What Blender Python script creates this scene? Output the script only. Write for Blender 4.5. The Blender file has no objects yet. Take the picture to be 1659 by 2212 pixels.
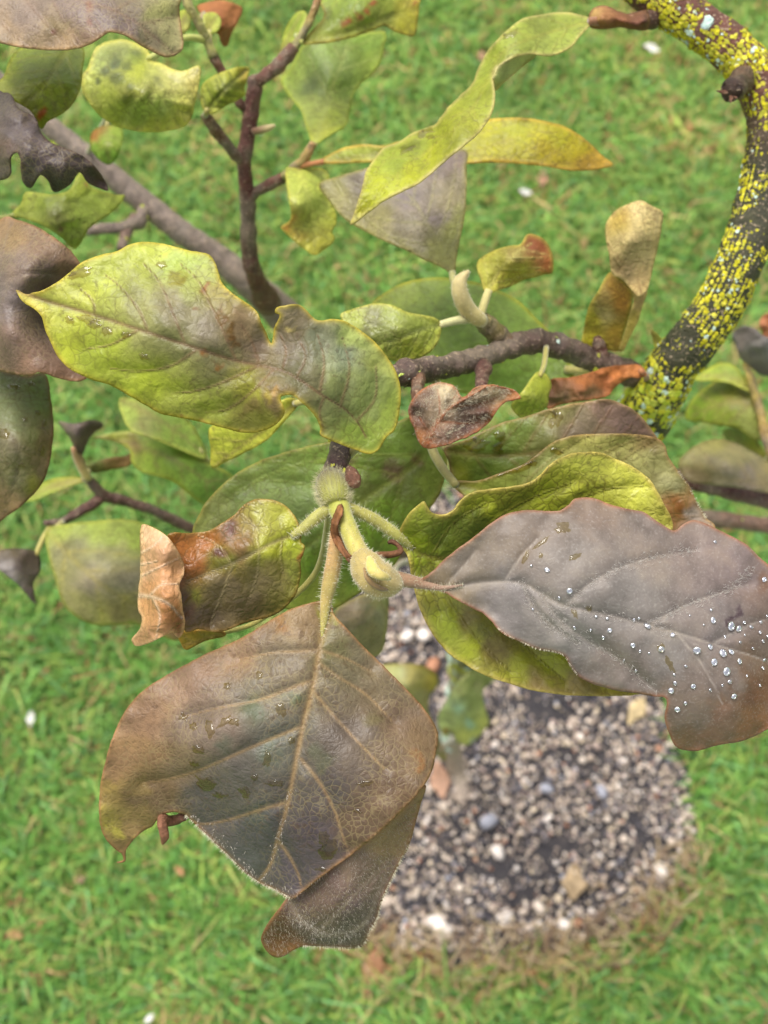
import bpy, math, random
import numpy as np
from mathutils import Vector, Matrix
from mathutils.geometry import delaunay_2d_cdt

random.seed(7)
RNG = np.random.default_rng(7)
S = bpy.context.scene
COL = S.collection

# ------------------------------------------------------------------ camera, sky, sun, exposure
PW, PH = 1659.0, 2212.0            # pixel grid in which the photograph was measured
TX, TY = 0.342, 0.456              # tangents of the half angles of view
CAM_H, CAM_TILT = 1.28, math.radians(20)
cam = bpy.data.cameras.new('camera')
cam.sensor_fit = 'VERTICAL'
cam.lens = 6.2
cam.sensor_height = 2 * TY * 6.2
cam.sensor_width = 2 * TX * 6.2
cam.clip_start, cam.clip_end = 0.01, 500
cam.dof.use_dof = True
cam.dof.focus_distance = 0.298
cam.dof.aperture_fstop = 2.5
camo = bpy.data.objects.new('camera', cam)
camo.location = (0, 0, CAM_H)
camo.rotation_euler = (CAM_TILT, 0, 0)
COL.objects.link(camo)
S.camera = camo

SUN_EL, SUN_ROT = math.radians(62), math.radians(-35)
w = bpy.data.worlds.new('World'); S.world = w; w.use_nodes = True
wn = w.node_tree; wn.nodes.clear()
sky = wn.nodes.new('ShaderNodeTexSky'); sky.sky_type = 'NISHITA'; sky.sun_disc = False
sky.sun_elevation = SUN_EL; sky.sun_rotation = SUN_ROT
sky.air_density = 1.0; sky.dust_density = 4.0
hs = wn.nodes.new('ShaderNodeHueSaturation'); hs.inputs['Saturation'].default_value = 0.22
bg = wn.nodes.new('ShaderNodeBackground'); bg.inputs['Strength'].default_value = 0.125
wo = wn.nodes.new('ShaderNodeOutputWorld')
wn.links.new(sky.outputs[0], hs.inputs['Color']); wn.links.new(hs.outputs[0], bg.inputs['Color'])
wn.links.new(bg.outputs[0], wo.inputs['Surface'])
sl = bpy.data.lights.new('sun', 'SUN'); sl.energy = 1.5; sl.angle = math.radians(34); sl.color = (1, 0.97, 0.92)
so = bpy.data.objects.new('sun', sl); COL.objects.link(so)
sdir = Vector((math.sin(SUN_ROT) * math.cos(SUN_EL), math.cos(SUN_ROT) * math.cos(SUN_EL), math.sin(SUN_EL)))
so.location = sdir * 5
so.rotation_euler = sdir.to_track_quat('Z', 'Y').to_euler()
S.view_settings.view_transform = 'Standard'; S.view_settings.look = 'None'
S.view_settings.gamma = 1.0; S.view_settings.use_curve_mapping = False
S.view_settings.exposure = 1.12
S.render.engine = 'CYCLES'
S.render.resolution_x, S.render.resolution_y = 768, 1024

# ------------------------------------------------------------------ geometry helpers
ROT = np.array(camo.rotation_euler.to_matrix())
CLOC = np.array(camo.location)

def p2w(x, y, d):
    """pixel + depth along the optical axis -> world (arrays)"""
    x = np.asarray(x, float); y = np.asarray(y, float); d = np.asarray(d, float)
    v = np.stack([(x / PW * 2 - 1) * TX * d, -(y / PH * 2 - 1) * TY * d, -d], -1)
    return v @ ROT.T + CLOC

def ground(x, y, z=0.0):
    """pixel -> point on the horizontal plane z, and its depth"""
    v = np.array([(x / PW * 2 - 1) * TX, -(y / PH * 2 - 1) * TY, -1.0]) @ ROT.T
    t = (z - CLOC[2]) / v[2]
    return CLOC + v * t, t

def mpp(d):                        # metres per pixel at a depth
    return 2 * TX / PW * d

def lin(c):
    c = np.asarray(c, float) / 255.0
    return np.where(c <= 0.04045, c / 12.92, ((c + 0.055) / 1.055) ** 2.4)

def _hash(ix, iy, seed):
    n = (ix * 374761393 + iy * 668265263 + seed * 362437) & 0x7fffffff
    n = ((n ^ (n >> 13)) * 1274126177) & 0x7fffffff
    return ((n ^ (n >> 16)) & 0xffff) / 65535.0

def vnoise(x, y, seed=0):
    x = np.asarray(x, float); y = np.asarray(y, float)
    ix = np.floor(x).astype(np.int64); iy = np.floor(y).astype(np.int64)
    fx = x - ix; fy = y - iy
    fx = fx * fx * (3 - 2 * fx); fy = fy * fy * (3 - 2 * fy)
    a = _hash(ix, iy, seed); b = _hash(ix + 1, iy, seed)
    c = _hash(ix, iy + 1, seed); d = _hash(ix + 1, iy + 1, seed)
    return (a * (1 - fx) + b * fx) * (1 - fy) + (c * (1 - fx) + d * fx) * fy

def fbm(x, y, seed=0, o=3):
    s = 0; a = 1; t = 0
    for k in range(o):
        s = s + a * vnoise(np.asarray(x) * 2 ** k, np.asarray(y) * 2 ** k, seed + k * 17); t += a; a *= .5
    return s / t

def catmull(P, closed=False, step=6.0, n=None):
    P = np.asarray(P, float)
    out = []
    m = len(P)
    rng = range(m) if closed else range(m - 1)
    for i in rng:
        p1, p2 = P[i], P[(i + 1) % m]
        p0 = P[i - 1] if (closed or i > 0) else 2 * p1 - p2
        p3 = P[(i + 2) % m] if (closed or i + 2 < m) else 2 * p2 - p1
        k = n if n else max(1, int(round(np.linalg.norm((p2 - p1)[:2]) / step)))
        for j in range(k):
            t = j / k
            out.append(.5 * ((2 * p1) + (-p0 + p2) * t + (2 * p0 - 5 * p1 + 4 * p2 - p3) * t * t + (-p0 + 3 * p1 - 3 * p2 + p3) * t ** 3))
    if not closed:
        out.append(P[-1])
    return np.array(out)

def seg_dist(X, Y, poly, w=None):
    """distance of points to a polyline; with w, also returns the width at the foot"""
    A = poly[:-1, :2]; B = poly[1:, :2]
    best = np.full(X.shape, 1e9); bw = np.zeros(X.shape)
    for i in range(len(A)):
        ab = B[i] - A[i]; L = ab @ ab + 1e-9
        t = np.clip(((X - A[i, 0]) * ab[0] + (Y - A[i, 1]) * ab[1]) / L, 0, 1)
        d = np.hypot(X - A[i, 0] - t * ab[0], Y - A[i, 1] - t * ab[1])
        m = d < best
        best = np.where(m, d, best)
        if w is not None:
            bw = np.where(m, w[i] + (w[i + 1] - w[i]) * t, bw)
    return (best, bw) if w is not None else best

def inside(X, Y, poly):
    r = np.zeros(X.shape, bool); n = len(poly)
    for i in range(n):
        x1, y1 = poly[i]; x2, y2 = poly[(i + 1) % n]
        if y1 == y2: continue
        c = ((y1 > Y) != (y2 > Y)) & (X < (x2 - x1) * (Y - y1) / (y2 - y1) + x1)
        r ^= c
    return r

def tps(pts):
    """smooth field through (x, y, value) control points"""
    P = np.asarray(pts, float); n = len(P); sc = 300.0
    X, Y, V = P[:, 0] / sc, P[:, 1] / sc, P[:, 2]
    if n < 3:
        return lambda x, y: np.full(np.shape(x), V.mean())
    def ker(r): return np.where(r > 1e-9, r * r * np.log(r + 1e-12), 0)
    K = ker(np.hypot(X[:, None] - X[None], Y[:, None] - Y[None])) + np.eye(n) * 1e-4
    Q = np.stack([np.ones(n), X, Y], 1)
    M = np.block([[K, Q], [Q.T, np.zeros((3, 3))]])
    s = np.linalg.lstsq(M, np.concatenate([V, np.zeros(3)]), rcond=None)[0]
    def f(x, y):
        x = np.asarray(x, float) / sc; y = np.asarray(y, float) / sc
        r = s[n] + s[n + 1] * x + s[n + 2] * y
        for i in range(n):
            r = r + s[i] * ker(np.hypot(x - X[i], y - Y[i]))
        return r
    return f

# ------------------------------------------------------------------ object helpers
ORIG = {}
def link_mesh(name, V, F, mat, parent=None, cols=None, attrs=None, smooth=True, origin=None):
    V = np.asarray(V, float)
    o0 = np.array(origin) if origin is not None else V.mean(0)
    me = bpy.data.meshes.new(name)
    me.from_pydata((V - o0).tolist(), [], [tuple(int(i) for i in f) for f in F])
    me.update()
    if cols is not None:
        a = me.color_attributes.new('col', 'FLOAT_COLOR', 'POINT')
        c = np.ones((len(V), 4)); c[:, :3] = cols
        a.data.foreach_set('color', c.ravel())
    for k, v in (attrs or {}).items():
        a = me.attributes.new(k, 'FLOAT', 'POINT'); a.data.foreach_set('value', np.asarray(v, float))
    if smooth:
        me.polygons.foreach_set('use_smooth', [True] * len(me.polygons))
    if mat: me.materials.append(mat)
    ob = bpy.data.objects.new(name, me)
    COL.objects.link(ob)
    put(ob, o0, parent)
    return ob

def put(ob, world_loc, parent=None):
    world_loc = np.asarray(world_loc, float)
    if parent is not None:
        ob.parent = parent
        ob.location = tuple(world_loc - ORIG[parent.name])
    else:
        ob.location = tuple(world_loc)
    ORIG[ob.name] = world_loc

def tag(o, label=None, cat=None, group=None, kind=None):
    if label: o['label'] = label
    if cat: o['category'] = cat
    if group: o['group'] = group
    if kind: o['kind'] = kind
    return o

# ------------------------------------------------------------------ materials
def new_mat(name):
    m = bpy.data.materials.new(name); m.use_nodes = True
    nt = m.node_tree; nt.nodes.clear()
    return m, nt

def N(nt, t, **kw):
    n = nt.nodes.new(t)
    for k, v in kw.items():
        if k.startswith('_'): setattr(n, k[1:], v)
        else: n.inputs[k.replace('__', ' ')].default_value = v
    return n

def ramp(nt, src, stops):
    r = nt.nodes.new('ShaderNodeValToRGB'); e = r.color_ramp.elements
    while len(e) < len(stops): e.new(.5)
    for i, (p, c) in enumerate(stops):
        e[i].position = p; e[i].color = (*c, 1) if len(c) == 3 else c
    nt.links.new(src, r.inputs[0]); return r

def mixc(nt, fac, a, b, mode='MIX'):
    m = nt.nodes.new('ShaderNodeMix'); m.data_type = 'RGBA'; m.blend_type = mode
    for s, v in ((m.inputs[0], fac), (m.inputs[6], a), (m.inputs[7], b)):
        if isinstance(v, (int, float)): s.default_value = v
        elif isinstance(v, tuple): s.default_value = (*v, 1)
        else: nt.links.new(v, s)
    return m.outputs[2]

def mathn(nt, op, a, b=0.0, c=None):
    m = nt.nodes.new('ShaderNodeMath'); m.operation = op
    for i, v in enumerate((a, b, c)):
        if v is None: continue
        if isinstance(v, (int, float)): m.inputs[i].default_value = v
        else: nt.links.new(v, m.inputs[i])
    return m.outputs[0]

def leaf_mat(name, cells=420, cell_col=(0.55, 0.5, 0.35), cell_amt=.25, spot=.35, rough=.42, spec=.45, sheen=.0, trans=.18, bump=.5, fuzz=0.0, sat=1.0, val=1.0):
    m, nt = new_mat(name); L = nt.links
    tc = N(nt, 'ShaderNodeTexCoord')
    at = N(nt, 'ShaderNodeAttribute', _attribute_name='col')
    vn = N(nt, 'ShaderNodeAttribute', _attribute_name='vein')
    # warp so that cells are irregular
    wz = N(nt, 'ShaderNodeTexNoise', Scale=160.0, Detail=2.0); L.new(tc.outputs['Object'], wz.inputs['Vector'])
    wv = N(nt, 'ShaderNodeVectorMath', _operation='MULTIPLY_ADD'); wv.inputs[1].default_value = (.004,) * 3
    L.new(wz.outputs['Color'], wv.inputs[0]); L.new(tc.outputs['Object'], wv.inputs[2])
    vo = N(nt, 'ShaderNodeTexVoronoi', _feature='DISTANCE_TO_EDGE', Scale=cells); L.new(wv.outputs[0], vo.inputs['Vector'])
    vs = N(nt, 'ShaderNodeTexVoronoi', _feature='DISTANCE_TO_EDGE', Scale=cells * 2.3); L.new(wv.outputs[0], vs.inputs['Vector'])
    line = ramp(nt, vo.outputs['Distance'], [(0.0, (1, 1, 1)), (0.10, (0, 0, 0))]).outputs[0]
    mod = N(nt, 'ShaderNodeTexNoise', Scale=70.0, Detail=3.0); L.new(tc.outputs['Object'], mod.inputs['Vector'])
    modr = ramp(nt, mod.outputs['Fac'], [(.40, (0, 0, 0)), (.62, (1, 1, 1))]).outputs[0]
    lm = mathn(nt, 'MULTIPLY', line, mathn(nt, 'MULTIPLY', modr, cell_amt))
    n1 = N(nt, 'ShaderNodeTexNoise', Scale=95.0, Detail=6.0, Roughness=.65); L.new(tc.outputs['Object'], n1.inputs['Vector'])
    tone = ramp(nt, n1.outputs['Fac'], [(.25, (.55, .54, .52)), (.5, (1.03, 1.03, 1.0)), (.78, (1.4, 1.38, 1.2))]).outputs[0]
    hv = N(nt, 'ShaderNodeHueSaturation', Saturation=sat, Value=val); L.new(at.outputs['Color'], hv.inputs['Color'])
    c = mixc(nt, 1.0, hv.outputs[0], tone, 'MULTIPLY')
    # small brown speckles
    n2 = N(nt, 'ShaderNodeTexNoise', Scale=620.0, Detail=3.0, Roughness=.6); L.new(tc.outputs['Object'], n2.inputs['Vector'])
    n3 = N(nt, 'ShaderNodeTexNoise', Scale=45.0, Detail=2.0); L.new(tc.outputs['Object'], n3.inputs['Vector'])
    sp = mathn(nt, 'MULTIPLY', ramp(nt, n2.outputs['Fac'], [(.53, (0, 0, 0)), (.68, (1, 1, 1))]).outputs[0],
               ramp(nt, n3.outputs['Fac'], [(.35, (.15, .15, .15)), (.65, (1, 1, 1))]).outputs[0])
    c = mixc(nt, mathn(nt, 'MULTIPLY', sp, spot), c, tuple(lin((78, 58, 40))))
    c = mixc(nt, lm, c, tuple(cell_col))
    if fuzz > 0:
        nf = N(nt, 'ShaderNodeTexNoise', Scale=1500.0, Detail=2.0); L.new(tc.outputs['Object'], nf.inputs['Vector'])
        ff = ramp(nt, nf.outputs['Fac'], [(.55, (0, 0, 0)), (.72, (1, 1, 1))]).outputs[0]
        c = mixc(nt, mathn(nt, 'MULTIPLY', ff, fuzz), c, (.55, .53, .48))
    h = mathn(nt, 'ADD', mathn(nt, 'MULTIPLY', vo.outputs['Distance'], .9), mathn(nt, 'MULTIPLY', vs.outputs['Distance'], .35))
    h = mathn(nt, 'ADD', h, mathn(nt, 'MULTIPLY', n2.outputs['Fac'], .25))
    h = mathn(nt, 'ADD', h, mathn(nt, 'MULTIPLY', vn.outputs['Fac'], .6))
    bp = N(nt, 'ShaderNodeBump', Strength=bump, Distance=.0006); L.new(h, bp.inputs['Height'])
    b = N(nt, 'ShaderNodeBsdfPrincipled'); L.new(c, b.inputs['Base Color']); L.new(bp.outputs[0], b.inputs['Normal'])
    rr = mathn(nt, 'MULTIPLY_ADD', n1.outputs['Fac'], .3, rough - .15); L.new(rr, b.inputs['Roughness'])
    b.inputs['Specular IOR Level'].default_value = spec
    b.inputs['Sheen Weight'].default_value = sheen; b.inputs['Sheen Roughness'].default_value = .4
    tr = N(nt, 'ShaderNodeBsdfTranslucent'); L.new(c, tr.inputs['Color'])
    mx = N(nt, 'ShaderNodeMixShader', Fac=trans); L.new(b.outputs[0], mx.inputs[1]); L.new(tr.outputs[0], mx.inputs[2])
    o = N(nt, 'ShaderNodeOutputMaterial'); L.new(mx.outputs[0], o.inputs['Surface'])
    return m

M = {}
M['fresh'] = leaf_mat('leaf_fresh', cells=300, cell_col=tuple(lin((92, 84, 34))), cell_amt=.42, spot=.45, rough=.42, spec=.32, trans=.30, bump=.7, sat=1.03, val=1.10)
M['quilted'] = leaf_mat('leaf_quilted', cells=330, cell_col=tuple(lin((84, 72, 30))), cell_amt=.55, spot=.4, rough=.36, spec=.4, trans=.26, bump=.9, sat=1.03, val=1.10)
M['brown'] = leaf_mat('leaf_brown', cells=560, cell_col=tuple(lin((146, 132, 90))), cell_amt=.34, spot=.6, rough=.44, spec=.30, trans=.08, bump=.5, sat=.94, val=.90)
M['grey'] = leaf_mat('leaf_grey', cells=500, cell_col=tuple(lin((118, 108, 100))), cell_amt=.10, spot=.18, rough=.52, spec=.3, sheen=.10, trans=.05, bump=.22, fuzz=.10, val=.93)
M['dry'] = leaf_mat('leaf_dry', cells=450, cell_col=tuple(lin((110, 66, 36))), cell_amt=.5, spot=.35, rough=.62, spec=.25, trans=.15, bump=.9)
M['hairy'] = leaf_mat('leaf_hairy', cells=500, cell_col=tuple(lin((120, 105, 90))), cell_amt=.2, spot=.5, rough=.7, spec=.2, sheen=.1, trans=.05, bump=.7, fuzz=.22)

def attr_mat(name, rough=.6, noise=60.0, amt=.35, bump=.5, bdist=.001, spec=.3, trans=0.0, sheen=0.0, detail=5.0):
    m, nt = new_mat(name); L = nt.links
    tc = N(nt, 'ShaderNodeTexCoord'); at = N(nt, 'ShaderNodeAttribute', _attribute_name='col')
    n1 = N(nt, 'ShaderNodeTexNoise', Scale=noise, Detail=detail, Roughness=.65); L.new(tc.outputs['Object'], n1.inputs['Vector'])
    tone = ramp(nt, n1.outputs['Fac'], [(.25, (1 - amt,) * 3), (.75, (1 + amt,) * 3)]).outputs[0]
    c = mixc(nt, 1.0, at.outputs['Color'], tone, 'MULTIPLY')
    bp = N(nt, 'ShaderNodeBump', Strength=bump, Distance=bdist); L.new(n1.outputs['Fac'], bp.inputs['Height'])
    b = N(nt, 'ShaderNodeBsdfPrincipled', Roughness=rough); L.new(c, b.inputs['Base Color']); L.new(bp.outputs[0], b.inputs['Normal'])
    b.inputs['Specular IOR Level'].default_value = spec; b.inputs['Sheen Weight'].default_value = sheen
    o = N(nt, 'ShaderNodeOutputMaterial')
    if trans:
        tr = N(nt, 'ShaderNodeBsdfTranslucent'); L.new(c, tr.inputs['Color'])
        mx = N(nt, 'ShaderNodeMixShader', Fac=trans); L.new(b.outputs[0], mx.inputs[1]); L.new(tr.outputs[0], mx.inputs[2])
        L.new(mx.outputs[0], o.inputs['Surface'])
    else:
        L.new(b.outputs[0], o.inputs['Surface'])
    return m

def bark_mat(name='bark', grey=.45):
    m, nt = new_mat(name); L = nt.links
    tc = N(nt, 'ShaderNodeTexCoord'); at = N(nt, 'ShaderNodeAttribute', _attribute_name='col')
    n1 = N(nt, 'ShaderNodeTexNoise', Scale=210.0, Detail=8.0, Roughness=.7); L.new(tc.outputs['Object'], n1.inputs['Vector'])
    n2 = N(nt, 'ShaderNodeTexNoise', Scale=60.0, Detail=4.0, Roughness=.6); L.new(tc.outputs['Object'], n2.inputs['Vector'])
    n3 = N(nt, 'ShaderNodeTexNoise', Scale=900.0, Detail=3.0); L.new(tc.outputs['Object'], n3.inputs['Vector'])
    c = mixc(nt, 1.0, at.outputs['Color'], ramp(nt, n1.outputs['Fac'], [(.3, (.45, .45, .45)), (.7, (1.5, 1.45, 1.4))]).outputs[0], 'MULTIPLY')
    c = mixc(nt, mathn(nt, 'MULTIPLY', ramp(nt, n2.outputs['Fac'], [(.5, (0, 0, 0)), (.68, (1, 1, 1))]).outputs[0], grey), c, tuple(lin((128, 118, 104))))
    c = mixc(nt, mathn(nt, 'MULTIPLY', ramp(nt, n3.outputs['Fac'], [(.60, (0, 0, 0)), (.66, (1, 1, 1))]).outputs[0], .7), c, tuple(lin((178, 156, 128))))
    h = mathn(nt, 'ADD', n1.outputs['Fac'], mathn(nt, 'MULTIPLY', n3.outputs['Fac'], .35))
    bp = N(nt, 'ShaderNodeBump', Strength=1.0, Distance=.002); L.new(h, bp.inputs['Height'])
    b_ = N(nt, 'ShaderNodeBsdfPrincipled', Roughness=.55); L.new(c, b_.inputs['Base Color']); L.new(bp.outputs[0], b_.inputs['Normal'])
    b_.inputs['Specular IOR Level'].default_value = .35
    o = N(nt, 'ShaderNodeOutputMaterial'); L.new(b_.outputs[0], o.inputs['Surface'])
    return m
M['bark'] = bark_mat(); M['mossy_bark'] = bark_mat('mossy_bark', .12)
M['papery'] = attr_mat('papery_scale', .7, 420.0, .45, 1.0, .0015, spec=.2, trans=.15)
M['stem'] = attr_mat('green_stem', .55, 500.0, .22, .4, .0005, sheen=.3)
M['lichen'] = attr_mat('lichen', .85, 900.0, .3, .8, .0008, spec=.1)
M['hair'] = attr_mat('hair', .6, 50.0, .1, 0, .001, trans=.3)
M['grass'] = attr_mat('grass', .55, 25.0, .12, 0.0, .001, spec=.25, trans=.3, detail=1.0)
M['stone'] = attr_mat('stone', .55, 320.0, .3, .5, .001, spec=.4)
M['petal'] = attr_mat('petal', .6, 200.0, .2, .3, .001, trans=.2)

def water_mat():
    m, nt = new_mat('water')
    b = N(nt, 'ShaderNodeBsdfPrincipled', Roughness=.02, IOR=1.33)
    b.inputs['Transmission Weight'].default_value = 1.0
    b.inputs['Base Color'].default_value = (1, 1, 1, 1)
    gl = N(nt, 'ShaderNodeBsdfGlossy', Roughness=.03); gl.inputs['Color'].default_value = (.92, .93, 1, 1)   # air trapped under the bead mirrors the sky
    lw = N(nt, 'ShaderNodeLayerWeight', Blend=.35)
    fa = mathn(nt, 'MULTIPLY_ADD', lw.outputs['Facing'], -.25, .42)
    mx = N(nt, 'ShaderNodeMixShader'); nt.links.new(fa, mx.inputs[0]); nt.links.new(b.outputs[0], mx.inputs[1]); nt.links.new(gl.outputs[0], mx.inputs[2])
    o = N(nt, 'ShaderNodeOutputMaterial'); nt.links.new(mx.outputs[0], o.inputs['Surface'])
    return m
M['water'] = water_mat()
def film_mat():
    m, nt = new_mat('water_film'); L = nt.links
    fr = N(nt, 'ShaderNodeFresnel', IOR=1.5)
    tr = N(nt, 'ShaderNodeBsdfTransparent'); tr.inputs['Color'].default_value = (.80, .75, .58, 1)
    gl = N(nt, 'ShaderNodeBsdfGlossy', Roughness=.03)
    ge = N(nt, 'ShaderNodeNewGeometry'); fa = mathn(nt, 'MULTIPLY', fr.outputs[0], mathn(nt, 'SUBTRACT', 1.0, ge.outputs['Backfacing']))
    mx = N(nt, 'ShaderNodeMixShader'); L.new(fa, mx.inputs[0]); L.new(tr.outputs[0], mx.inputs[1]); L.new(gl.outputs[0], mx.inputs[2])
    o = N(nt, 'ShaderNodeOutputMaterial'); L.new(mx.outputs[0], o.inputs['Surface'])
    return m
M['film'] = film_mat()

def soil_mat(name, cols, scale, bump):
    m, nt = new_mat(name); L = nt.links
    g = N(nt, 'ShaderNodeNewGeometry')
    n1 = N(nt, 'ShaderNodeTexNoise', Scale=scale, Detail=8.0, Roughness=.7); L.new(g.outputs['Position'], n1.inputs['Vector'])
    c = ramp(nt, n1.outputs['Fac'], [(.28 + .44 * i / (len(cols) - 1), tuple(lin(c))) for i, c in enumerate(cols)]).outputs[0]
    bp = N(nt, 'ShaderNodeBump', Strength=bump, Distance=.004); L.new(n1.outputs['Fac'], bp.inputs['Height'])
    b = N(nt, 'ShaderNodeBsdfPrincipled', Roughness=.85); L.new(c, b.inputs['Base Color']); L.new(bp.outputs[0], b.inputs['Normal'])
    o = N(nt, 'ShaderNodeOutputMaterial'); L.new(b.outputs[0], o.inputs['Surface'])
    return m
M['ground'] = soil_mat('lawn_ground', [(72, 96, 44), (88, 122, 54), (106, 138, 66), (130, 132, 80)], 40.0, .8)
M['soil'] = soil_mat('dark_soil', [(28, 25, 28), (42, 39, 42), (60, 55, 55), (92, 82, 76)], 90.0, 1.0)

# ------------------------------------------------------------------ the setting: ground, gravel bed, lawn
g = bpy.data.meshes.new('ground')
g.from_pydata([(-200, -200, 0), (200, -200, 0), (200, 200, 0), (-200, 200, 0)], [], [(0, 1, 2, 3)])
g.materials.append(M['ground'])
go = bpy.data.objects.new('ground', g); COL.objects.link(go); tag(go, kind='structure')

BED = np.array([ground(x, y)[0][:2] for x, y in catmull(
    [(1440, 1610), (1478, 1690), (1492, 1770), (1472, 1850), (1425, 1925), (1340, 1985), (1240, 2025), (1100, 2052), (960, 2052), (820, 2022),
     (735, 1940), (700, 1820), (690, 1650), (700, 1480), (735, 1320), (800, 1180), (900, 1090), (1030, 1050), (1180, 1080), (1310, 1220), (1390, 1430)], True, 30)])
BEDC = BED.mean(0)
def bed_sd(X, Y):
    """signed distance to the bed outline, negative inside"""
    d = seg_dist(X, Y, np.vstack([BED, BED[:1]]))
    return np.where(inside(X, Y, BED), -d, d)

def make_bed():
    V = []; F = []; n = len(BED); R = 14
    for k in range(R + 1):
        for i in range(n):
            f = 1.06 * (k + .02) / R
            p = BEDC + (BED[i] - BEDC) * f
            z = .006 + .006 * vnoise(p[0] * 40, p[1] * 40, 3) * (1 if k < R else 0)
            V.append((p[0], p[1], z))
    for k in range(R):
        for i in range(n):
            j = (i + 1) % n
            F.append((k * n + i, k * n + j, (k + 1) * n + j, (k + 1) * n + i))
    F.append(tuple(range(n - 1, -1, -1))[::-1])
    return link_mesh('gravel_bed', V, F, M['soil'], origin=(BEDC[0], BEDC[1], 0))
bed = tag(make_bed(), kind='structure')

# stones
ICO = None
def ico_unit():
    t = (1 + 5 ** .5) / 2
    v = np.array([(-1, t, 0), (1, t, 0), (-1, -t, 0), (1, -t, 0), (0, -1, t), (0, 1, t), (0, -1, -t), (0, 1, -t), (t, 0, -1), (t, 0, 1), (-t, 0, -1), (-t, 0, 1)], float)
    v /= np.linalg.norm(v[0])
    f = [(0, 11, 5), (0, 5, 1), (0, 1, 7), (0, 7, 10), (0, 10, 11), (1, 5, 9), (5, 11, 4), (11, 10, 2), (10, 7, 6), (7, 1, 8), (3, 9, 4), (3, 4, 2), (3, 2, 6), (3, 6, 8), (3, 8, 9), (4, 9, 5), (2, 4, 11), (6, 2, 10), (8, 6, 7), (9, 8, 1)]
    return v, np.array(f)
IV, IF = ico_unit()
STONE_COLS = [(206, 190, 172), (190, 172, 154), (222, 210, 198), (176, 158, 140), (160, 140, 128), (120, 112, 112), (86, 82, 86), (64, 60, 66), (150, 150, 158), (196, 178, 150), (168, 118, 88), (140, 124, 112)]
STONE_W = np.array([14, 14, 7, 12, 9, 9, 13, 15, 3, 6, 2.5, 8], float); STONE_W /= STONE_W.sum()

def stone_at(n, rmin, rmax, seed):
    r = np.random.default_rng(seed); out = []
    lo = BED.min(0); hi = BED.max(0)
    while len(out) < n:
        P = lo + r.random((n, 2)) * (hi - lo)
        ok = bed_sd(P[:, 0], P[:, 1]) < .004
        # thin the stones over darker soil patches
        keep = fbm(P[:, 0] * 40, P[:, 1] * 40, 5) + r.random(n) * .45 > .60
        for p in P[ok & keep]:
            out.append((p[0], p[1], rmin + (rmax - rmin) * r.random() ** 1.8))
    return out[:n], r

def make_stones():
    pts, r = stone_at(16500, .0008, .0034, 21)
    V = []; F = []; C = []
    for i, (x, y, s) in enumerate(pts):
        q = Matrix.Rotation(r.random() * 6.28, 3, 'Z') @ Matrix.Rotation(r.random() * .8, 3, 'X')
        vv = IV * (1 + (r.random((12, 1)) - .5) * .45) * np.array([1, .6 + .4 * r.random(), .45 + .35 * r.random()]) * s
        vv = vv @ np.array(q).T + np.array([x, y, .011 + r.random() * .004])
        V.append(vv); F.append(IF + 12 * i)
        C.append(np.repeat(lin(STONE_COLS[r.choice(12, p=STONE_W)])[None] * (.8 + .4 * r.random()), 12, 0))
    o = link_mesh('gravel', np.vstack(V), np.vstack(F), M['stone'], bed, np.vstack(C))
    tag(o, kind='stuff')
    protos = []
    for k in range(12):
        me = bpy.data.meshes.new('pebble')
        vv = IV * (1 + (r.random((12, 1)) - .5) * .35) * np.array([1, .75, .6])
        me.from_pydata(vv.tolist(), [], IF.tolist()); me.update()
        a = me.color_attributes.new('col', 'FLOAT_COLOR', 'POINT')
        a.data.foreach_set('color', np.tile(np.append(lin(STONE_COLS[k]), 1), 12))
        me.polygons.foreach_set('use_smooth', [True] * 20); me.materials.append(M['stone'])
        protos.append(me)
    big, r = stone_at(286, .0038, .0066, 44)
    special = [((955, 2008), .015, 2), ((1425, 1885), .014, 2), ((1300, 1710), .010, 8), ((1180, 1705), .009, 8), ((1056, 1775), .012, 8), ((1075, 1842), .011, 2),
               ((940, 1990), .012, 2), ((830, 1950), .012, 1), ((1090, 1980), .011, 2), ((1215, 1995), .010, 2), ((1165, 1960), .009, 0), ((935, 1440), .012, 10), ((915, 1372), .011, 2), ((880, 1375), .010, 2)]
    lst = [(x, y, s, int(r.choice(12, p=STONE_W))) for x, y, s in big] + [(*ground(p[0], p[1], .012)[0][:2], s, k) for p, s, k in special]
    for x, y, s, k in lst:
        ob = bpy.data.objects.new('pebble', protos[k]); COL.objects.link(ob)
        put(ob, (x, y, .012 + s * .25), bed)
        ob.scale = (s, s * (.8 + .3 * r.random()), s * .8); ob.rotation_euler = (r.random() * .5, r.random() * .5, r.random() * 6.28)
make_stones()

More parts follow.
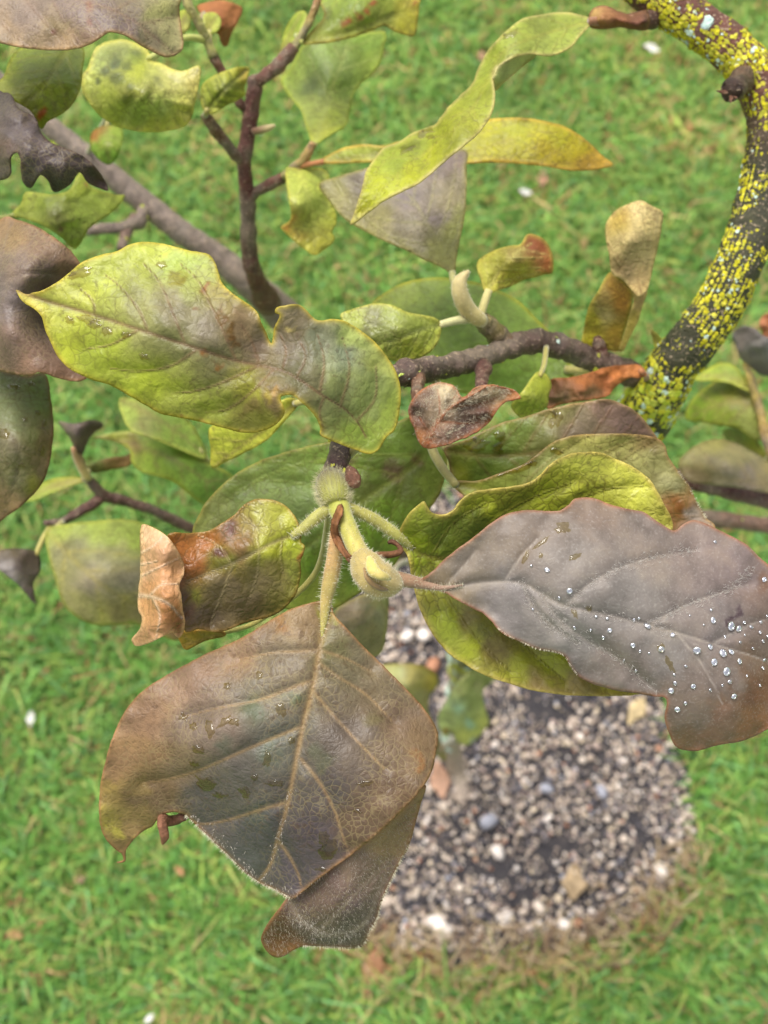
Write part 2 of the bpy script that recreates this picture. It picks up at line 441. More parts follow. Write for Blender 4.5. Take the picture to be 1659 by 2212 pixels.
def make_grass():
    r = np.random.default_rng(5)
    def sample(n, x0, x1, y0, y1):
        return np.stack([x0 + r.random(n) * (x1 - x0), y0 + r.random(n) * (y1 - y0)], 1)
    P = np.vstack([sample(112000, -.74, .74, -.24, .72), sample(78000, -.95, .95, .72, 1.7), sample(95000, -1.5, 1.5, -.8, 2.3)])
    sd = bed_sd(P[:, 0], P[:, 1])
    patch = fbm(P[:, 0] * 9, P[:, 1] * 9, 11); tuft = fbm(P[:, 0] * 55, P[:, 1] * 55, 91)
    keep = (sd > -.010 + .028 * fbm(P[:, 0] * 30, P[:, 1] * 30, 61)) & (r.random(len(P)) < np.clip((sd + .02) / .05, .15, 1)) & (r.random(len(P)) < .45 + 1.1 * tuft)
    P = P[keep]; sd = sd[keep]; patch = patch[keep]; tuft = tuft[keep]; n = len(P)
    ang = 6.283 * fbm(P[:, 0] * 14, P[:, 1] * 14, 33) * 2 + (r.random(n) - .5) * 5.0
    lean = .45 + .85 * r.random(n)
    Lh = (.015 + .028 * r.random(n) ** 1.6) * (.75 + .6 * tuft)
    Lh = np.where(r.random(n) < .02, Lh * 1.6, Lh)
    wd = .00075 + .00095 * r.random(n)
    d = np.stack([np.cos(ang), np.sin(ang)], 1); s = np.stack([-d[:, 1], d[:, 0]], 1)
    V = np.zeros((n, 5, 3))
    for k, (t, wf) in enumerate(((0, .9), (.5, 1.0))):
        bend = lean * t * .7
        hx = Lh * np.sin(bend) * t; hz = Lh * np.cos(bend) * t
        for e, sg in ((0, -1), (1, 1)):
            V[:, 2 * k + e, :2] = P + d * hx[:, None] + s * (sg * wd * wf)[:, None]
            V[:, 2 * k + e, 2] = hz + .001
    bend = lean * 1.15
    V[:, 4, :2] = P + d * (Lh * np.sin(bend))[:, None]; V[:, 4, 2] = Lh * np.cos(bend) + .001
    base = np.arange(n)[:, None] * 5
    quads = base + np.array([0, 1, 3, 2]); tris = base + np.array([2, 3, 4])
    pal = lin(np.array([(102, 146, 64), (114, 158, 76), (88, 130, 56), (136, 172, 90), (142, 164, 78), (112, 158, 96), (158, 164, 92), (176, 154, 108), (152, 114, 78)]))
    pr = np.array([20, 22, 12, 14, 13, 13, 9, 5.0, 3.0]); pr = pr / pr.sum()
    idx = r.choice(9, n, p=pr)
    low = np.clip((BEDC[1] - .13 - P[:, 1]) / .06, .06, .95)
    dead = r.random(n) < np.clip((.055 - sd) / .05, 0, 1) * low
    dead |= r.random(n) < np.clip(patch - .60, 0, 1) * 2.0
    idx = np.where(dead, r.choice([7, 8, 7, 6], n), idx)
    C = pal[idx] * (.80 + .45 * r.random(n))[:, None] * np.array([[1.0, 1.0, .96]])
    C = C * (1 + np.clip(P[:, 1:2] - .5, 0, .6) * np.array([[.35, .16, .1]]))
    C = C * (1 + .35 * (patch - .5))[:, None]
    C = np.repeat(C[:, None], 5, 1)
    o = link_mesh('lawn_grass', V.reshape(-1, 3), quads.tolist() + tris.tolist(), M['grass'], None, C.reshape(-1, 3), origin=(0, .6, 0))
    tag(o, 'short mown green lawn grass with a few straw coloured blades', 'grass', kind='stuff')
make_grass()

# ------------------------------------------------------------------ the tree: one thing
TB, TBd = ground(992, 1690, .004)
tree = bpy.data.objects.new('magnolia_tree', None); COL.objects.link(tree)
put(tree, TB); tree.empty_display_size = .05
tag(tree, 'small magnolia tree with lichen spotted limb and yellowing, browned leaves growing in round gravel bed', 'tree')

def tube(name, path, mat, parent, col, col2=None, sides=12, rough=.06, seed=0, step=8.0, cap=True, colf=None, knots=()):
    """path: (x px, y px, depth m, radius px); returns object and rings for scattering"""
    P = catmull(path, False, step)
    W = p2w(P[:, 0], P[:, 1], P[:, 2]); R = np.maximum(P[:, 3], .5) * mpp(P[:, 2])
    n = len(W)
    T = np.gradient(W, axis=0); T /= np.linalg.norm(T, axis=1)[:, None] + 1e-12
    up = np.array([0.3, .2, 1.0]); u = np.cross(T[0], up); u /= np.linalg.norm(u)
    V = []; C = []; Nn = []
    ca = lin(col); cb = lin(col2 if col2 else col)
    arc = np.concatenate([[0], np.cumsum(np.linalg.norm(np.diff(W, axis=0), axis=1))])
    for i in range(n):
        u = u - T[i] * (u @ T[i]); u /= np.linalg.norm(u); v = np.cross(T[i], u)
        for k in range(sides):
            a = 2 * math.pi * k / sides
            nn = u * math.cos(a) + v * math.sin(a)
            rr = R[i] * (1 + rough * 2 * (fbm(arc[i] * 250 + seed * 7, math.cos(a) * 1.5 + math.sin(a) * 1.1 + 9, seed) - .5))
            V.append(W[i] + nn * rr); Nn.append(nn)
            t = i / (n - 1)
            f = np.clip(t + .3 * (vnoise(arc[i] * 300, a, seed + 3) - .5), 0, 1)
            c = ca * (1 - f) + cb * f
            C.append(colf(t, a, c) if colf else c)
    F = []
    for i in range(n - 1):
        for k in range(sides):
            j = (k + 1) % sides
            F.append((i * sides + k, i * sides + j, (i + 1) * sides + j, (i + 1) * sides + k))
    if cap:
        F.append(tuple(range(sides))[::-1]); F.append(tuple(range((n - 1) * sides, n * sides)))
    o = link_mesh(name, V, F, M[mat], parent, C)
    return o, np.array(V), np.array(Nn), R

def hairs(parent, V, Nn, n, length, col=(222, 216, 190), seed=0, width=.00005, droop=.35, name='hair'):
    """short fine hairs standing on sampled surface points"""
    r = np.random.default_rng(seed)
    i = r.integers(0, len(V), n); j = np.clip(i + r.integers(-14, 15, n), 0, len(V) - 1)
    t = r.random(n)[:, None]; near = np.linalg.norm(V[i] - V[j], axis=1) < .004
    P = np.where(near[:, None], V[i] * (1 - t) + V[j] * t, V[i]); Q = Nn[i]
    d = Q + (r.random((n, 3)) - .5) * 2 * droop; d /= np.linalg.norm(d, axis=1)[:, None]
    s = np.cross(d, r.random((n, 3)) - .5); s /= np.linalg.norm(s, axis=1)[:, None] + 1e-9
    L = length * (.5 + .8 * r.random(n))[:, None]
    a = P - s * width; b = P + s * width; c = P + d * L + (r.random((n, 3)) - .5) * length * .3
    VV = np.stack([a, b, c], 1).reshape(-1, 3)
    F = np.arange(3 * n).reshape(-1, 3)
    C = np.repeat(lin(col)[None], 3 * n, 0)
    o = link_mesh(name, VV, F, M['hair'], parent, C, smooth=False)
    tag(o, kind='stuff'); return o

def auto_veins(mid, poly, n, ang=50, bend=.5, length=9e9, seed=0):
    r = random.Random(seed); vs = []
    P = catmull(mid, False, 5)
    tot = len(P)
    for k in range(n):
        for sgn in (-1, 1):
            f = (k + .55 + r.uniform(-.18, .18) + (.25 if sgn > 0 else 0)) / (n + .6)
            i = int(f * (tot - 1)); i = min(max(i, 1), tot - 2)
            t = P[i + 1, :2] - P[i - 1, :2]; a0 = math.atan2(t[1], t[0]) + sgn * math.radians(ang + r.uniform(-7, 7))
            p = P[i, :2].copy(); pts = [p.copy()]; L = 0
            for q in range(60):
                a0 -= sgn * math.radians(bend * (1 + q * .08))
                p = p + 9 * np.array([math.cos(a0), math.sin(a0)])
                if not inside(np.array([p[0]]), np.array([p[1]]), poly)[0] or L > length: break
                pts.append(p.copy()); L += 9
            if len(pts) > 3: vs.append(np.array(pts))
    return vs

LEAFN = [0]
def leaf(outline, depth, cols, mid=None, veins=None, nv=6, mat='fresh', label=None, h=5.0, edge=None, edge_w=5.0, vcol=(140, 120, 80), vamt=.55,
         vw=4.5, mw=7.0, quilt=.0006, wave=.0012, ewave=.0015, wave_len=70, sink=.0005, petiole=None, pcol=(170, 165, 95), patches=(), vang=50, vbend=.5,
         name='leaf', thick=.00045, jag=.8, warp=26, parent=None, edge_noise=.6, crumple=0.0, smooth_outline=True, blotch=()):
    LEAFN[0] += 1; seed = LEAFN[0] * 13
    parts = [dict(outline=outline, depth=depth, cols=cols, mid=mid, veins=veins, nv=nv, edge=edge, vcol=vcol, vamt=vamt, quilt=quilt, crumple=crumple, blotch=blotch)] + [dict(p) for p in patches]
    VV = []; FF = []; CC = []; VA = []; off = 0; main_f = None
    for pi, p in enumerate(parts):
        ol = catmull(p['outline'], True, h) if smooth_outline else np.array(p['outline'], float)
        if jag:
            k = np.arange(len(ol)); ol = ol + np.stack([fbm(k * .35, k * 0 + seed, seed), fbm(k * .35, k * 0 + seed, seed + 5)], 1) * 2 * jag - jag
        lo = ol.min(0); hi = ol.max(0)
        hh = h
        gx, gy = np.meshgrid(np.arange(lo[0], hi[0], hh), np.arange(lo[1], hi[1], hh * .87))
        gx = gx + (np.arange(gx.shape[0]) % 2)[:, None] * hh * .5
        X = gx.ravel() + (RNG.random(gx.size) - .5) * hh * .25; Y = gy.ravel() + (RNG.random(gx.size) - .5) * hh * .25
        ins = inside(X, Y, ol); X = X[ins]; Y = Y[ins]
        closed = np.vstack([ol, ol[:1]])
        dd = seg_dist(X, Y, closed); k = dd > hh * .55; X = X[k]; Y = Y[k]
        pts = [Vector((a, b)) for a, b in ol] + [Vector((a, b)) for a, b in zip(X, Y)]
        nb = len(ol)
        res = delaunay_2d_cdt(pts, [(i, (i + 1) % nb) for i in range(nb)], [], 1, 1e-4)
        P2 = np.array([(v.x, v.y) for v in res[0]]); F = [tuple(f) for f in res[2]]
        X, Y = P2[:, 0], P2[:, 1]
        de = seg_dist(X, Y, closed)
        fd = tps(p['depth'])
        # veins
        vmask = np.zeros(len(X)); mmask = np.zeros(len(X)); vsoft = np.full(len(X), 1e9)
        md = p.get('mid')
        if md is not None:
            mp = catmull(md, False, 8); wv = np.linspace(mw, mw * .35, len(mp))
            d, bw = seg_dist(X, Y, mp, wv); mmask = np.exp(-(d / np.maximum(bw, 1)) ** 2); vsoft = np.minimum(vsoft, d)
            vs = p.get('veins')
            vs = [catmull(v, False, 10) for v in vs] if vs is not None else (auto_veins(md, ol, p.get('nv', 6), vang, vbend, seed=seed) if p.get('nv', 6) else [])
            for v in vs:
                d, bw = seg_dist(X, Y, v, np.linspace(vw, vw * .35, len(v)))
                vmask = np.maximum(vmask, np.exp(-(d / np.maximum(bw, .8)) ** 2) * .85); vsoft = np.minimum(vsoft, d)
        vm = np.maximum(vmask, mmask)
        dd0 = float(np.mean([q[2] for q in p['depth']]))
        q_ = p.get('quilt', quilt)
        if md is not None:
            puff = 1 - np.exp(-(vsoft / 16.0) ** 1.3)
        else:
            puff = np.zeros(len(X))
        dep = fd(X, Y)
        relief = -q_ * puff + sink * mmask
        relief = relief + wave * 2 * (fbm(X / wave_len, Y / wave_len, seed, 2) - .5) + ewave * 2 * (fbm(X / (wave_len * .6), Y / (wave_len * .6), seed + 40, 2) - .5) * np.exp(-de / 28)
        cr = p.get('crumple', crumple)
        if cr:
            rid = np.abs(fbm(X / 38, Y / 38, seed + 9, 3) - .5) * 2
            relief = relief + cr * rid
        dep = dep + relief
        if pi == 0: main_f = fd
        W = p2w(X, Y, dep)
        # pigment: control colours blended by distance, with a warped domain
        wx = X + warp * 2 * (fbm(X / 45, Y / 45, seed + 1, 4) - .5); wy = Y + warp * 2 * (fbm(X / 45, Y / 45, seed + 2, 4) - .5)
        num = np.zeros((len(X), 3)); den = np.zeros(len(X))
        for q in p['cols']:
            wt = 1.0 / ((wx - q[0]) ** 2 + (wy - q[1]) ** 2 + 120.0) ** 1.7
            num += wt[:, None] * lin(q[2])[None]; den += wt
        C = num / den[:, None]
        for (bx, by, br, bc) in p.get('blotch', ()):
            m_ = np.clip(1.35 - np.hypot(wx - bx, wy - by) / br, 0, 1); m_ = m_ * m_ * (3 - 2 * m_)
            C = C * (1 - m_[:, None]) + lin(bc)[None] * m_[:, None]
        ec = p.get('edge', edge)
        if ec is not None:
            m_ = np.exp(-(de / edge_w) ** 1.5) * (.55 + .45 * fbm(X / 30, Y / 30, seed + 6)) * 1.1
            m_ = np.clip(m_, 0, 1); C = C * (1 - m_[:, None]) + lin(ec)[None] * m_[:, None]
        va = p.get('vamt', vamt); vc = p.get('vcol', vcol)
        C = C * (1 - (vm * va)[:, None]) + lin(vc)[None] * (vm * va)[:, None]
        VV.append(W); CC.append(C); VA.append(vm)
        for f in F:
            a, b, c = f[0], f[1], f[2]
            ar = (P2[b, 0] - P2[a, 0]) * (P2[c, 1] - P2[a, 1]) - (P2[b, 1] - P2[a, 1]) * (P2[c, 0] - P2[a, 0])
            f2 = f if ar < 0 else f[::-1]          # faces look at the camera side
            FF.append(tuple(i + off for i in f2))
        off += len(X)
    V = np.vstack(VV)
    o = link_mesh(name, V, FF, M[mat], parent or tree, np.vstack(CC), {'vein': np.concatenate(VA)})
    so_ = o.modifiers.new('thickness', 'SOLIDIFY'); so_.thickness = thick; so_.offset = -1
    if label: o['label'] = label
    if petiole:
        pt, pv, pn, pr = tube('petiole', petiole, 'stem', o, pcol, seed=seed, sides=10)
    o_info = dict(o=o, f=main_f, V=V)
    return o_info

# ------------------------------------------------------------------ water
def drop_mesh():
    V = []; F = []; nu, nv_ = 12, 6
    for j in range(nv_ + 1):
        a = -1.0 + (math.pi / 2 + 1.0) * j / nv_
        for i in range(nu):
            b = 2 * math.pi * i / nu
            V.append((math.cos(a) * math.cos(b), math.cos(a) * math.sin(b), math.sin(a) * .8))
    for j in range(nv_):
        for i in range(nu):
            F.append((j * nu + i, j * nu + (i + 1) % nu, (j + 1) * nu + (i + 1) % nu, (j + 1) * nu + i))
    F.append(tuple(range(nu))[::-1])
    me = bpy.data.meshes.new('water_drop'); me.from_pydata(V, [], F); me.update()
    me.polygons.foreach_set('use_smooth', [True] * len(me.polygons)); me.materials.append(M['water']); return me
DROP = drop_mesh()
from mathutils.bvhtree import BVHTree
def surf(info):
    if 'bvh' not in info:
        me = info['o'].data; o0 = ORIG[info['o'].name]
        info['bvh'] = BVHTree.FromPolygons([Vector(v.co) + Vector(o0) for v in me.vertices], [tuple(p.vertices) for p in me.polygons])
    return info['bvh']
def hit(info, x, y):
    ray = Vector(p2w(x, y, 1.0) - CLOC).normalized()
    loc, nor, idx, dist = surf(info).ray_cast(Vector(CLOC), ray)
    if loc is None: return None
    if nor.dot(ray) > 0: nor = -nor
    return loc, nor
def drop(info, x, y, rpx, sx=1.0):
    hh = hit(info, x, y)
    if hh is None: return
    loc, nor = hh; r = rpx * mpp(.3) * .88
    ob = bpy.data.objects.new('water_drop', DROP); COL.objects.link(ob)
    put(ob, np.array(loc + nor * r * .42), info['o'])
    q = nor.to_track_quat('Z', 'Y'); ob.rotation_euler = (q.to_matrix() @ Matrix.Rotation(random.random() * 6.28, 3, 'Z')).to_euler()
    ob.scale = (r * sx * random.uniform(.85, 1.25), r * random.uniform(.85, 1.1), r * (.60 if rpx > 5 else .85))
def film(info, x, y, a, b, rot, seed):
    """irregular flat puddle of water clinging to the leaf"""
    V = []; F = []; n = 26; rings = 4
    c0 = hit(info, x, y)
    if c0 is None: return
    for k in range(rings + 1):
        f = 1 - k / rings
        for i in range(n):
            t = 2 * math.pi * i / n
            rr = .25 + 1.4 * float(fbm(math.cos(t) * 2.2 + 5, math.sin(t) * 2.2 + seed, seed, 3))
            px = a * rr * f * math.cos(t); py = b * rr * f * math.sin(t)
            X = x + px * math.cos(rot) - py * math.sin(rot); Y = y + px * math.sin(rot) + py * math.cos(rot)
            hh = hit(info, X, Y)
            loc, nor = hh if hh else c0
            hgt = (-.00002 + .00034 * math.sqrt(1 - f * f) if f < 1 else -.0001)
            V.append(np.array(loc + nor * hgt))
    for k in range(rings):
        for i in range(n):
            j = (i + 1) % n
            F.append((k * n + i, (k + 1) * n + i, (k + 1) * n + j, k * n + j))
    o = link_mesh('water_film', V, F, M['film'], info['o'])

# ------------------------------------------------------------------ wood: trunk, limbs, twigs (all in pixels of the photograph + metres of depth)
def lichen(parent, V, Nn, n, rmin, rmax, seed, dens=.5, cols=((190, 180, 44), (174, 166, 40), (202, 192, 72), (160, 158, 56)), pale=.06, scale=130.0):
    """crusty plates of lichen gathered in patches on a bark surface"""
    r = np.random.default_rng(seed); m_ = max(n * 5, 400)
    i = r.integers(0, len(V), m_); j = np.clip(i + r.integers(-30, 31, m_), 0, len(V) - 1)
    t = r.random(m_)[:, None]; near = np.linalg.norm(V[j] - V[i], axis=1) < .012
    P = np.where(near[:, None], V[i] * (1 - t) + V[j] * t, V[i]); Q = Nn[i]
    f = fbm(P[:, 0] * scale + 20 + P[:, 2] * scale * .5, P[:, 1] * scale + P[:, 2] * scale * .7, seed, 3)
    k = np.where(f > dens + .05 * (r.random(m_) - .5))[0][:n]
    VV = []; FF = []; CC = []; e = 7
    for q_ in k:
        p = P[q_]; q = Q[q_]
        u = np.cross(q, (.3, .5, .8)); u /= np.linalg.norm(u); v = np.cross(q, u)
        R = rmin + (rmax - rmin) * r.random() ** 2; base = len(VV); an = r.random() * 6.28 + 2 * math.pi * np.arange(e) / e
        c = lin(cols[r.integers(0, len(cols))]) * (.75 + .5 * r.random())
        if r.random() < pale: c = lin((186, 204, 190))
        dirs = np.cos(an)[:, None] * u + np.sin(an)[:, None] * v
        VV.extend(p + dirs * (R * (.6 + .7 * r.random(e)))[:, None] - q * R * .15); CC.extend([c * .85] * e)
        VV.extend(p + dirs * (R * (.5 + .45 * r.random(e)))[:, None] + q * (R * (.08 + .24 * r.random(e)))[:, None]); CC.extend([c * 1.08] * e)
        for a in range(e):
            b_ = (a + 1) % e
            FF.append((base + a, base + b_, base + e + b_, base + e + a))
        FF.append(tuple(base + e + a for a in range(e)))
    if not VV: return None
    o = link_mesh('lichen', VV, FF, M['lichen'], parent, CC, smooth=False)
    tag(o, kind='stuff'); return o

GREYB = (70, 64, 48); RED = (92, 62, 54); DARKB = (74, 58, 54)
limb, LV, LN, LR = tube('limb', [(1010, 1400, .90, 40), (1130, 1220, .70, 50), (1270, 1060, .55, 56), (1370, 930, .47, 62), (1410, 865, .445, 60), (1455, 790, .43, 54), (1515, 715, .42, 53), (1562, 645, .415, 52),
    (1600, 560, .41, 51), (1626, 480, .41, 50), (1648, 390, .41, 50), (1663, 310, .41, 50), (1664, 245, .41, 52), (1640, 180, .41, 50), (1585, 112, .41, 47), (1520, 62, .41, 46), (1455, 18, .41, 46), (1390, -30, .41, 44), (1320, -90, .41, 42)],
    'mossy_bark', tree, (72, 66, 46), (92, 60, 48), sides=28, rough=.10, seed=3, step=6,
    colf=lambda t, a, c: lin((56, 56, 36)) * (1 - min(1, max(0, (t - .66) / .1))) + lin((98, 62, 50)) * min(1, max(0, (t - .66) / .1)))
limb['label'] = 'thick curved limb crusted with bright yellow lichen'
cy = LV @ np.array([0, 1, 0])
lichen(limb, LV, LN, 11000, .00035, .0011, 8, .495, scale=130.0)
lichen(limb, LV, LN, 3500, .0003, .0007, 18, .47, scale=260.0, cols=((172, 166, 44), (150, 150, 56), (186, 178, 60)))
seg = np.zeros(len(LV), bool); nr = len(LV) // 28; k0 = int(nr * .78); seg[28 * k0:] = True
lichen(limb, LV[seg], LN[seg], 2600, .0005, .0014, 9, .50, scale=95.0)
nearj = np.linalg.norm(LV - p2w(1405, 870, .44), axis=1) < .020
lichen(limb, LV[nearj], LN[nearj], 700, .0006, .0021, 10, .30, cols=((196, 190, 60), (186, 190, 80), (170, 178, 60)), pale=.12)
palez = np.linalg.norm(LV - p2w(1540, 36, .395), axis=1) < .0075
lichen(limb, LV[palez], LN[palez], 90, .0008, .0020, 11, .2, cols=((176, 196, 190), (160, 186, 182)), pale=.3)
# broken knot and stub on the limb
kn, kv, kn2, _ = tube('knot', [(1610, 168, .405, 26), (1596, 180, .393, 25), (1584, 192, .384, 25), (1580, 196, .3815, 23), (1580, 196, .3825, 17), (1582, 194, .387, 13), (1585, 190, .391, 8)], 'bark', tree, (92, 66, 50), (44, 32, 28), sides=18, rough=.3, seed=12, step=5)
for k_, (x1, y1) in enumerate([(1548, 196), (1578, 222), (1592, 212)]):
    tube('splinter', [(1578 + 4 * k_, 200, .384, 6), (.5 * (x1 + 1580), .5 * (y1 + 203), .383, 5), (x1, y1, .382, 1.5)], 'bark', kn, (110, 74, 54), sides=7, rough=.3, seed=130 + k_, step=4)
lichen(kn, kv[:32], kn2[:32], 40, .0005, .0012, 15, .3)
tube('twig', [(1410, 40, .410, 22), (1385, 43, .406, 18), (1350, 44, .401, 13), (1300, 45, .396, 8)], 'bark', tree, (80, 56, 46), sides=12, rough=.2, seed=14)
side, sv, sn, _ = tube('limb', [(1650, 215, .41, 34), (1700, 190, .42, 34), (1800, 150, .44, 32)], 'bark', tree, (92, 60, 48), sides=16, rough=.1, seed=16)

trunk, TV, TN, _ = tube('trunk', [(994, 1720, TBd, 34), (994, 1690, TBd, 26), (985, 1650, 1.24, 21), (975, 1600, 1.15, 21), (985, 1540, 1.06, 24), (1000, 1470, .98, 30), (1010, 1400, .90, 40), (1030, 1370, .87, 40)],
    'bark', tree, (176, 160, 144), (150, 150, 104), sides=16, rough=.12, seed=20)
lichen(trunk, TV[len(TV) // 3:], TN[len(TV) // 3:], 160, .002, .006, 21, .42, cols=((176, 178, 80), (150, 172, 120), (168, 190, 160)), pale=.3, scale=60)

def twig(path, col, col2=None, seed=0, rough=.10, name='twig', sides=14, label=None, lich=0):
    gr = lin((124, 112, 96))
    def cf(t, a, c):
        f = np.clip((fbm(t * 9 + seed, a * .35 + 3, seed + 50, 3) - .42) * 2.2, 0, .75); return c * (1 - f) * 1.05 + gr * f
    P = []
    for k, p in enumerate(path):                       # swollen leaf scars along the twig
        P.append(p)
        if k + 1 < len(path) and name == 'twig':
            q = path[k + 1]; P.append((.65 * p[0] + .35 * q[0], .65 * p[1] + .35 * q[1], .65 * p[2] + .35 * q[2], (.65 * p[3] + .35 * q[3]) * (1.02 + .07 * ((k * 7 + seed) % 3) / 2))); P.append((.5 * (p[0] + q[0]), .5 * (p[1] + q[1]), .5 * (p[2] + q[2]), .5 * (p[3] + q[3]) * .97))
    o, v, n, r = tube(name, P, 'bark', tree, col, col2, sides=sides, rough=rough * 1.6, seed=seed, colf=cf, step=6)
    if label: o['label'] = label
    if lich: lichen(o, v, n, lich, .0006, .0018, seed, .50, cols=((170, 184, 90), (186, 186, 70)))
    return o, v, n

twig([(1418, 845, .444, 30), (1372, 812, .438, 28), (1330, 792, .43, 27), (1280, 778, .425, 26), (1220, 752, .415, 26), (1160, 736, .405, 26), (1110, 746, .396, 25), (1060, 766, .386, 24), (1000, 784, .372, 26), (940, 796, .36, 26),
      (890, 802, .350, 27), (845, 815, .343, 27), (800, 850, .335, 26), (765, 905, .326, 25), (738, 955, .3165, 25), (728, 1000, .311, 25), (720, 1040, .307, 27)], (96, 78, 68), (76, 56, 54), 31, .16, sides=20, label='knobbly dark brown twig bearing the terminal bud', lich=45)
tube('leaf_scar', [(762, 1052, .302, 5), (764, 1046, .301, 15), (762, 1032, .301, 18), (757, 1018, .303, 12), (752, 1008, .306, 5)], 'bark', tree, (126, 84, 58), (90, 62, 52), sides=12, seed=33)[0].name = 'side_bud'
twig([(1092, 748, .394, 24), (1078, 728, .392, 22), (1058, 708, .388, 22), (1042, 692, .384, 19)], (92, 62, 54), (130, 120, 70), 34, .15)
twig([(1045, 790, .375, 18), (1042, 815, .365, 15), (1040, 838, .352, 13)], (92, 60, 52), None, 35, .15)
twig([(1305, 785, .428, 16), (1298, 765, .424, 14), (1294, 745, .422, 14), (1290, 730, .42, 9)], (96, 60, 50), None, 36, .2)
twig([(905, 812, .349, 16), (902, 840, .342, 14), (900, 868, .335, 12)], (110, 74, 52), None, 37, .15)
# upright red twig and its forks
twig([(580, 655, .545, 28), (556, 610, .51, 20), (543, 575, .495, 18), (537, 520, .485, 17), (535, 440, .475, 17), (527, 350, .465, 17), (538, 270, .458, 17), (548, 205, .452, 17), (551, 172, .45, 17)], (92, 56, 50), (104, 66, 58), 41, .10, sides=16, label='upright red brown twig with several forks')
twig([(548, 180, .451, 16), (572, 166, .447, 14), (596, 146, .445, 15), (618, 122, .444, 14), (636, 100, .443, 13)], (104, 64, 56), (116, 78, 60), 42, .16)
twig([(634, 104, .443, 10), (650, 80, .442, 8), (664, 55, .441, 9), (680, 20, .44, 8), (695, -25, .44, 8)], (150, 150, 76), (140, 92, 60), 43, .08)
twig([(526, 348, .465, 13), (508, 334, .46, 13), (490, 312, .455, 12), (470, 285, .45, 13), (452, 262, .446, 13), (440, 245, .444, 9)], (96, 62, 54), (126, 96, 66), 44, .14)
twig([(534, 235, .456, 11), (518, 225, .452, 10), (512, 205, .45, 9), (490, 170, .446, 10), (466, 132, .442, 11), (458, 118, .441, 12)], (96, 60, 52), (120, 84, 62), 45, .12)
twig([(462, 124, .441, 11), (447, 88, .438, 10), (432, 55, .434, 10), (412, 20, .43, 10), (392, -20, .428, 10)], (160, 160, 84), (168, 158, 100), 46, .06)
twig([(540, 424, .474, 13), (560, 410, .47, 11), (582, 398, .467, 13), (604, 388, .464, 12), (618, 380, .462, 11)], (92, 56, 50), (110, 70, 56), 47, .14)
twig([(614, 382, .462, 10), (636, 362, .458, 11), (656, 346, .454, 11), (668, 325, .45, 10), (676, 308, .448, 7)], (168, 156, 92), (176, 140, 92), 48, .1)
tube('bud', [(546, 284, .457, 8), (562, 281, .456, 8), (578, 277, .455, 8), (594, 271, .454, 3)], 'stem', tree, (120, 84, 60), (186, 172, 120), sides=10, seed=49)
# grey branch behind, far twigs
gb, gv, gn = twig([(1030, 1370, .87, 38), (980, 1250, .82, 38), (860, 1050, .76, 38), (740, 850, .70, 38), (620, 690, .645, 38), (545, 618, .62, 32), (470, 555, .61, 28), (380, 492, .60, 26), (290, 420, .595, 25), (205, 350, .59, 24), (115, 280, .585, 22), (40, 215, .58, 21), (-70, 120, .57, 20)], (112, 94, 82), (128, 116, 106), 51, .08, name='limb', sides=18, label='smooth grey brown limb running behind the leaves')
lichen(gb, gv[-18 * 60:], gn[-18 * 60:], 40, .001, .003, 52, .52, cols=((170, 180, 70), (150, 160, 60)))
twig([(318, 446, .596, 14), (300, 480, .588, 15), (265, 492, .58, 13), (220, 494, .575, 12), (190, 500, .57, 10)], (118, 104, 94), None, 53, .12, lich=14)
tb2, v2, n2 = twig([(290, 470, .59, 12), (272, 505, .58, 12), (262, 540, .575, 11)], (104, 82, 70), None, 54, .12, lich=8)
twig([(1010, 1385, .88, 16), (960, 1260, .80, 15), (860, 1195, .72, 14), (700, 1220, .64, 13), (560, 1200, .60, 12), (415, 1142, .56, 11), (330, 1102, .545, 11), (262, 1080, .535, 12), (225, 1072, .53, 13), (205, 1050, .525, 11), (185, 1030, .52, 10)], (104, 86, 76), (96, 66, 60), 55, .12)
twig([(222, 1072, .53, 11), (200, 1090, .528, 12), (165, 1110, .525, 11), (130, 1128, .52, 8), (95, 1130, .515, 6)], (96, 66, 58), (84, 60, 54), 56, .14)
tube('bud', [(190, 1034, .52, 10), (176, 1010, .515, 9), (164, 985, .51, 8), (158, 968, .505, 5)], 'stem', tree, (176, 160, 90), (160, 120, 84), sides=10, seed=57)
twig([(1270, 1060, .56, 30), (1380, 1010, .56, 22), (1470, 1035, .555, 20), (1560, 1056, .55, 19), (1660, 1082, .545, 18), (1760, 1105, .54, 18)], (84, 44, 42), (92, 50, 46), 58, .06)
twig([(1280, 1075, .60, 22), (1400, 1095, .62, 19), (1520, 1118, .63, 18), (1660, 1135, .64, 18), (1780, 1150, .65, 18)], (120, 92, 76), None, 59, .08, lich=14)
twig([(1700, 1092, .545, 12), (1680, 1020, .56, 11), (1655, 945, .565, 11), (1640, 880, .57, 10), (1622, 820, .57, 9), (1610, 780, .57, 7)], (120, 84, 58), (180, 160, 80), 60, .1)
# off-frame twig at the left that carries the leaves entering the picture there
twig([(-70, 125, .57, 16), (-110, 160, .50, 14), (-120, 350, .42, 12), (-110, 620, .385, 11), (-100, 860, .375, 10), (-90, 960, .37, 7)], (100, 76, 66), None, 61, .1)
twig([(-112, 170, .49, 12), (-115, 60, .42, 11), (-100, -30, .36, 9), (-70, -60, .345, 7)], (110, 84, 66), None, 62, .1)

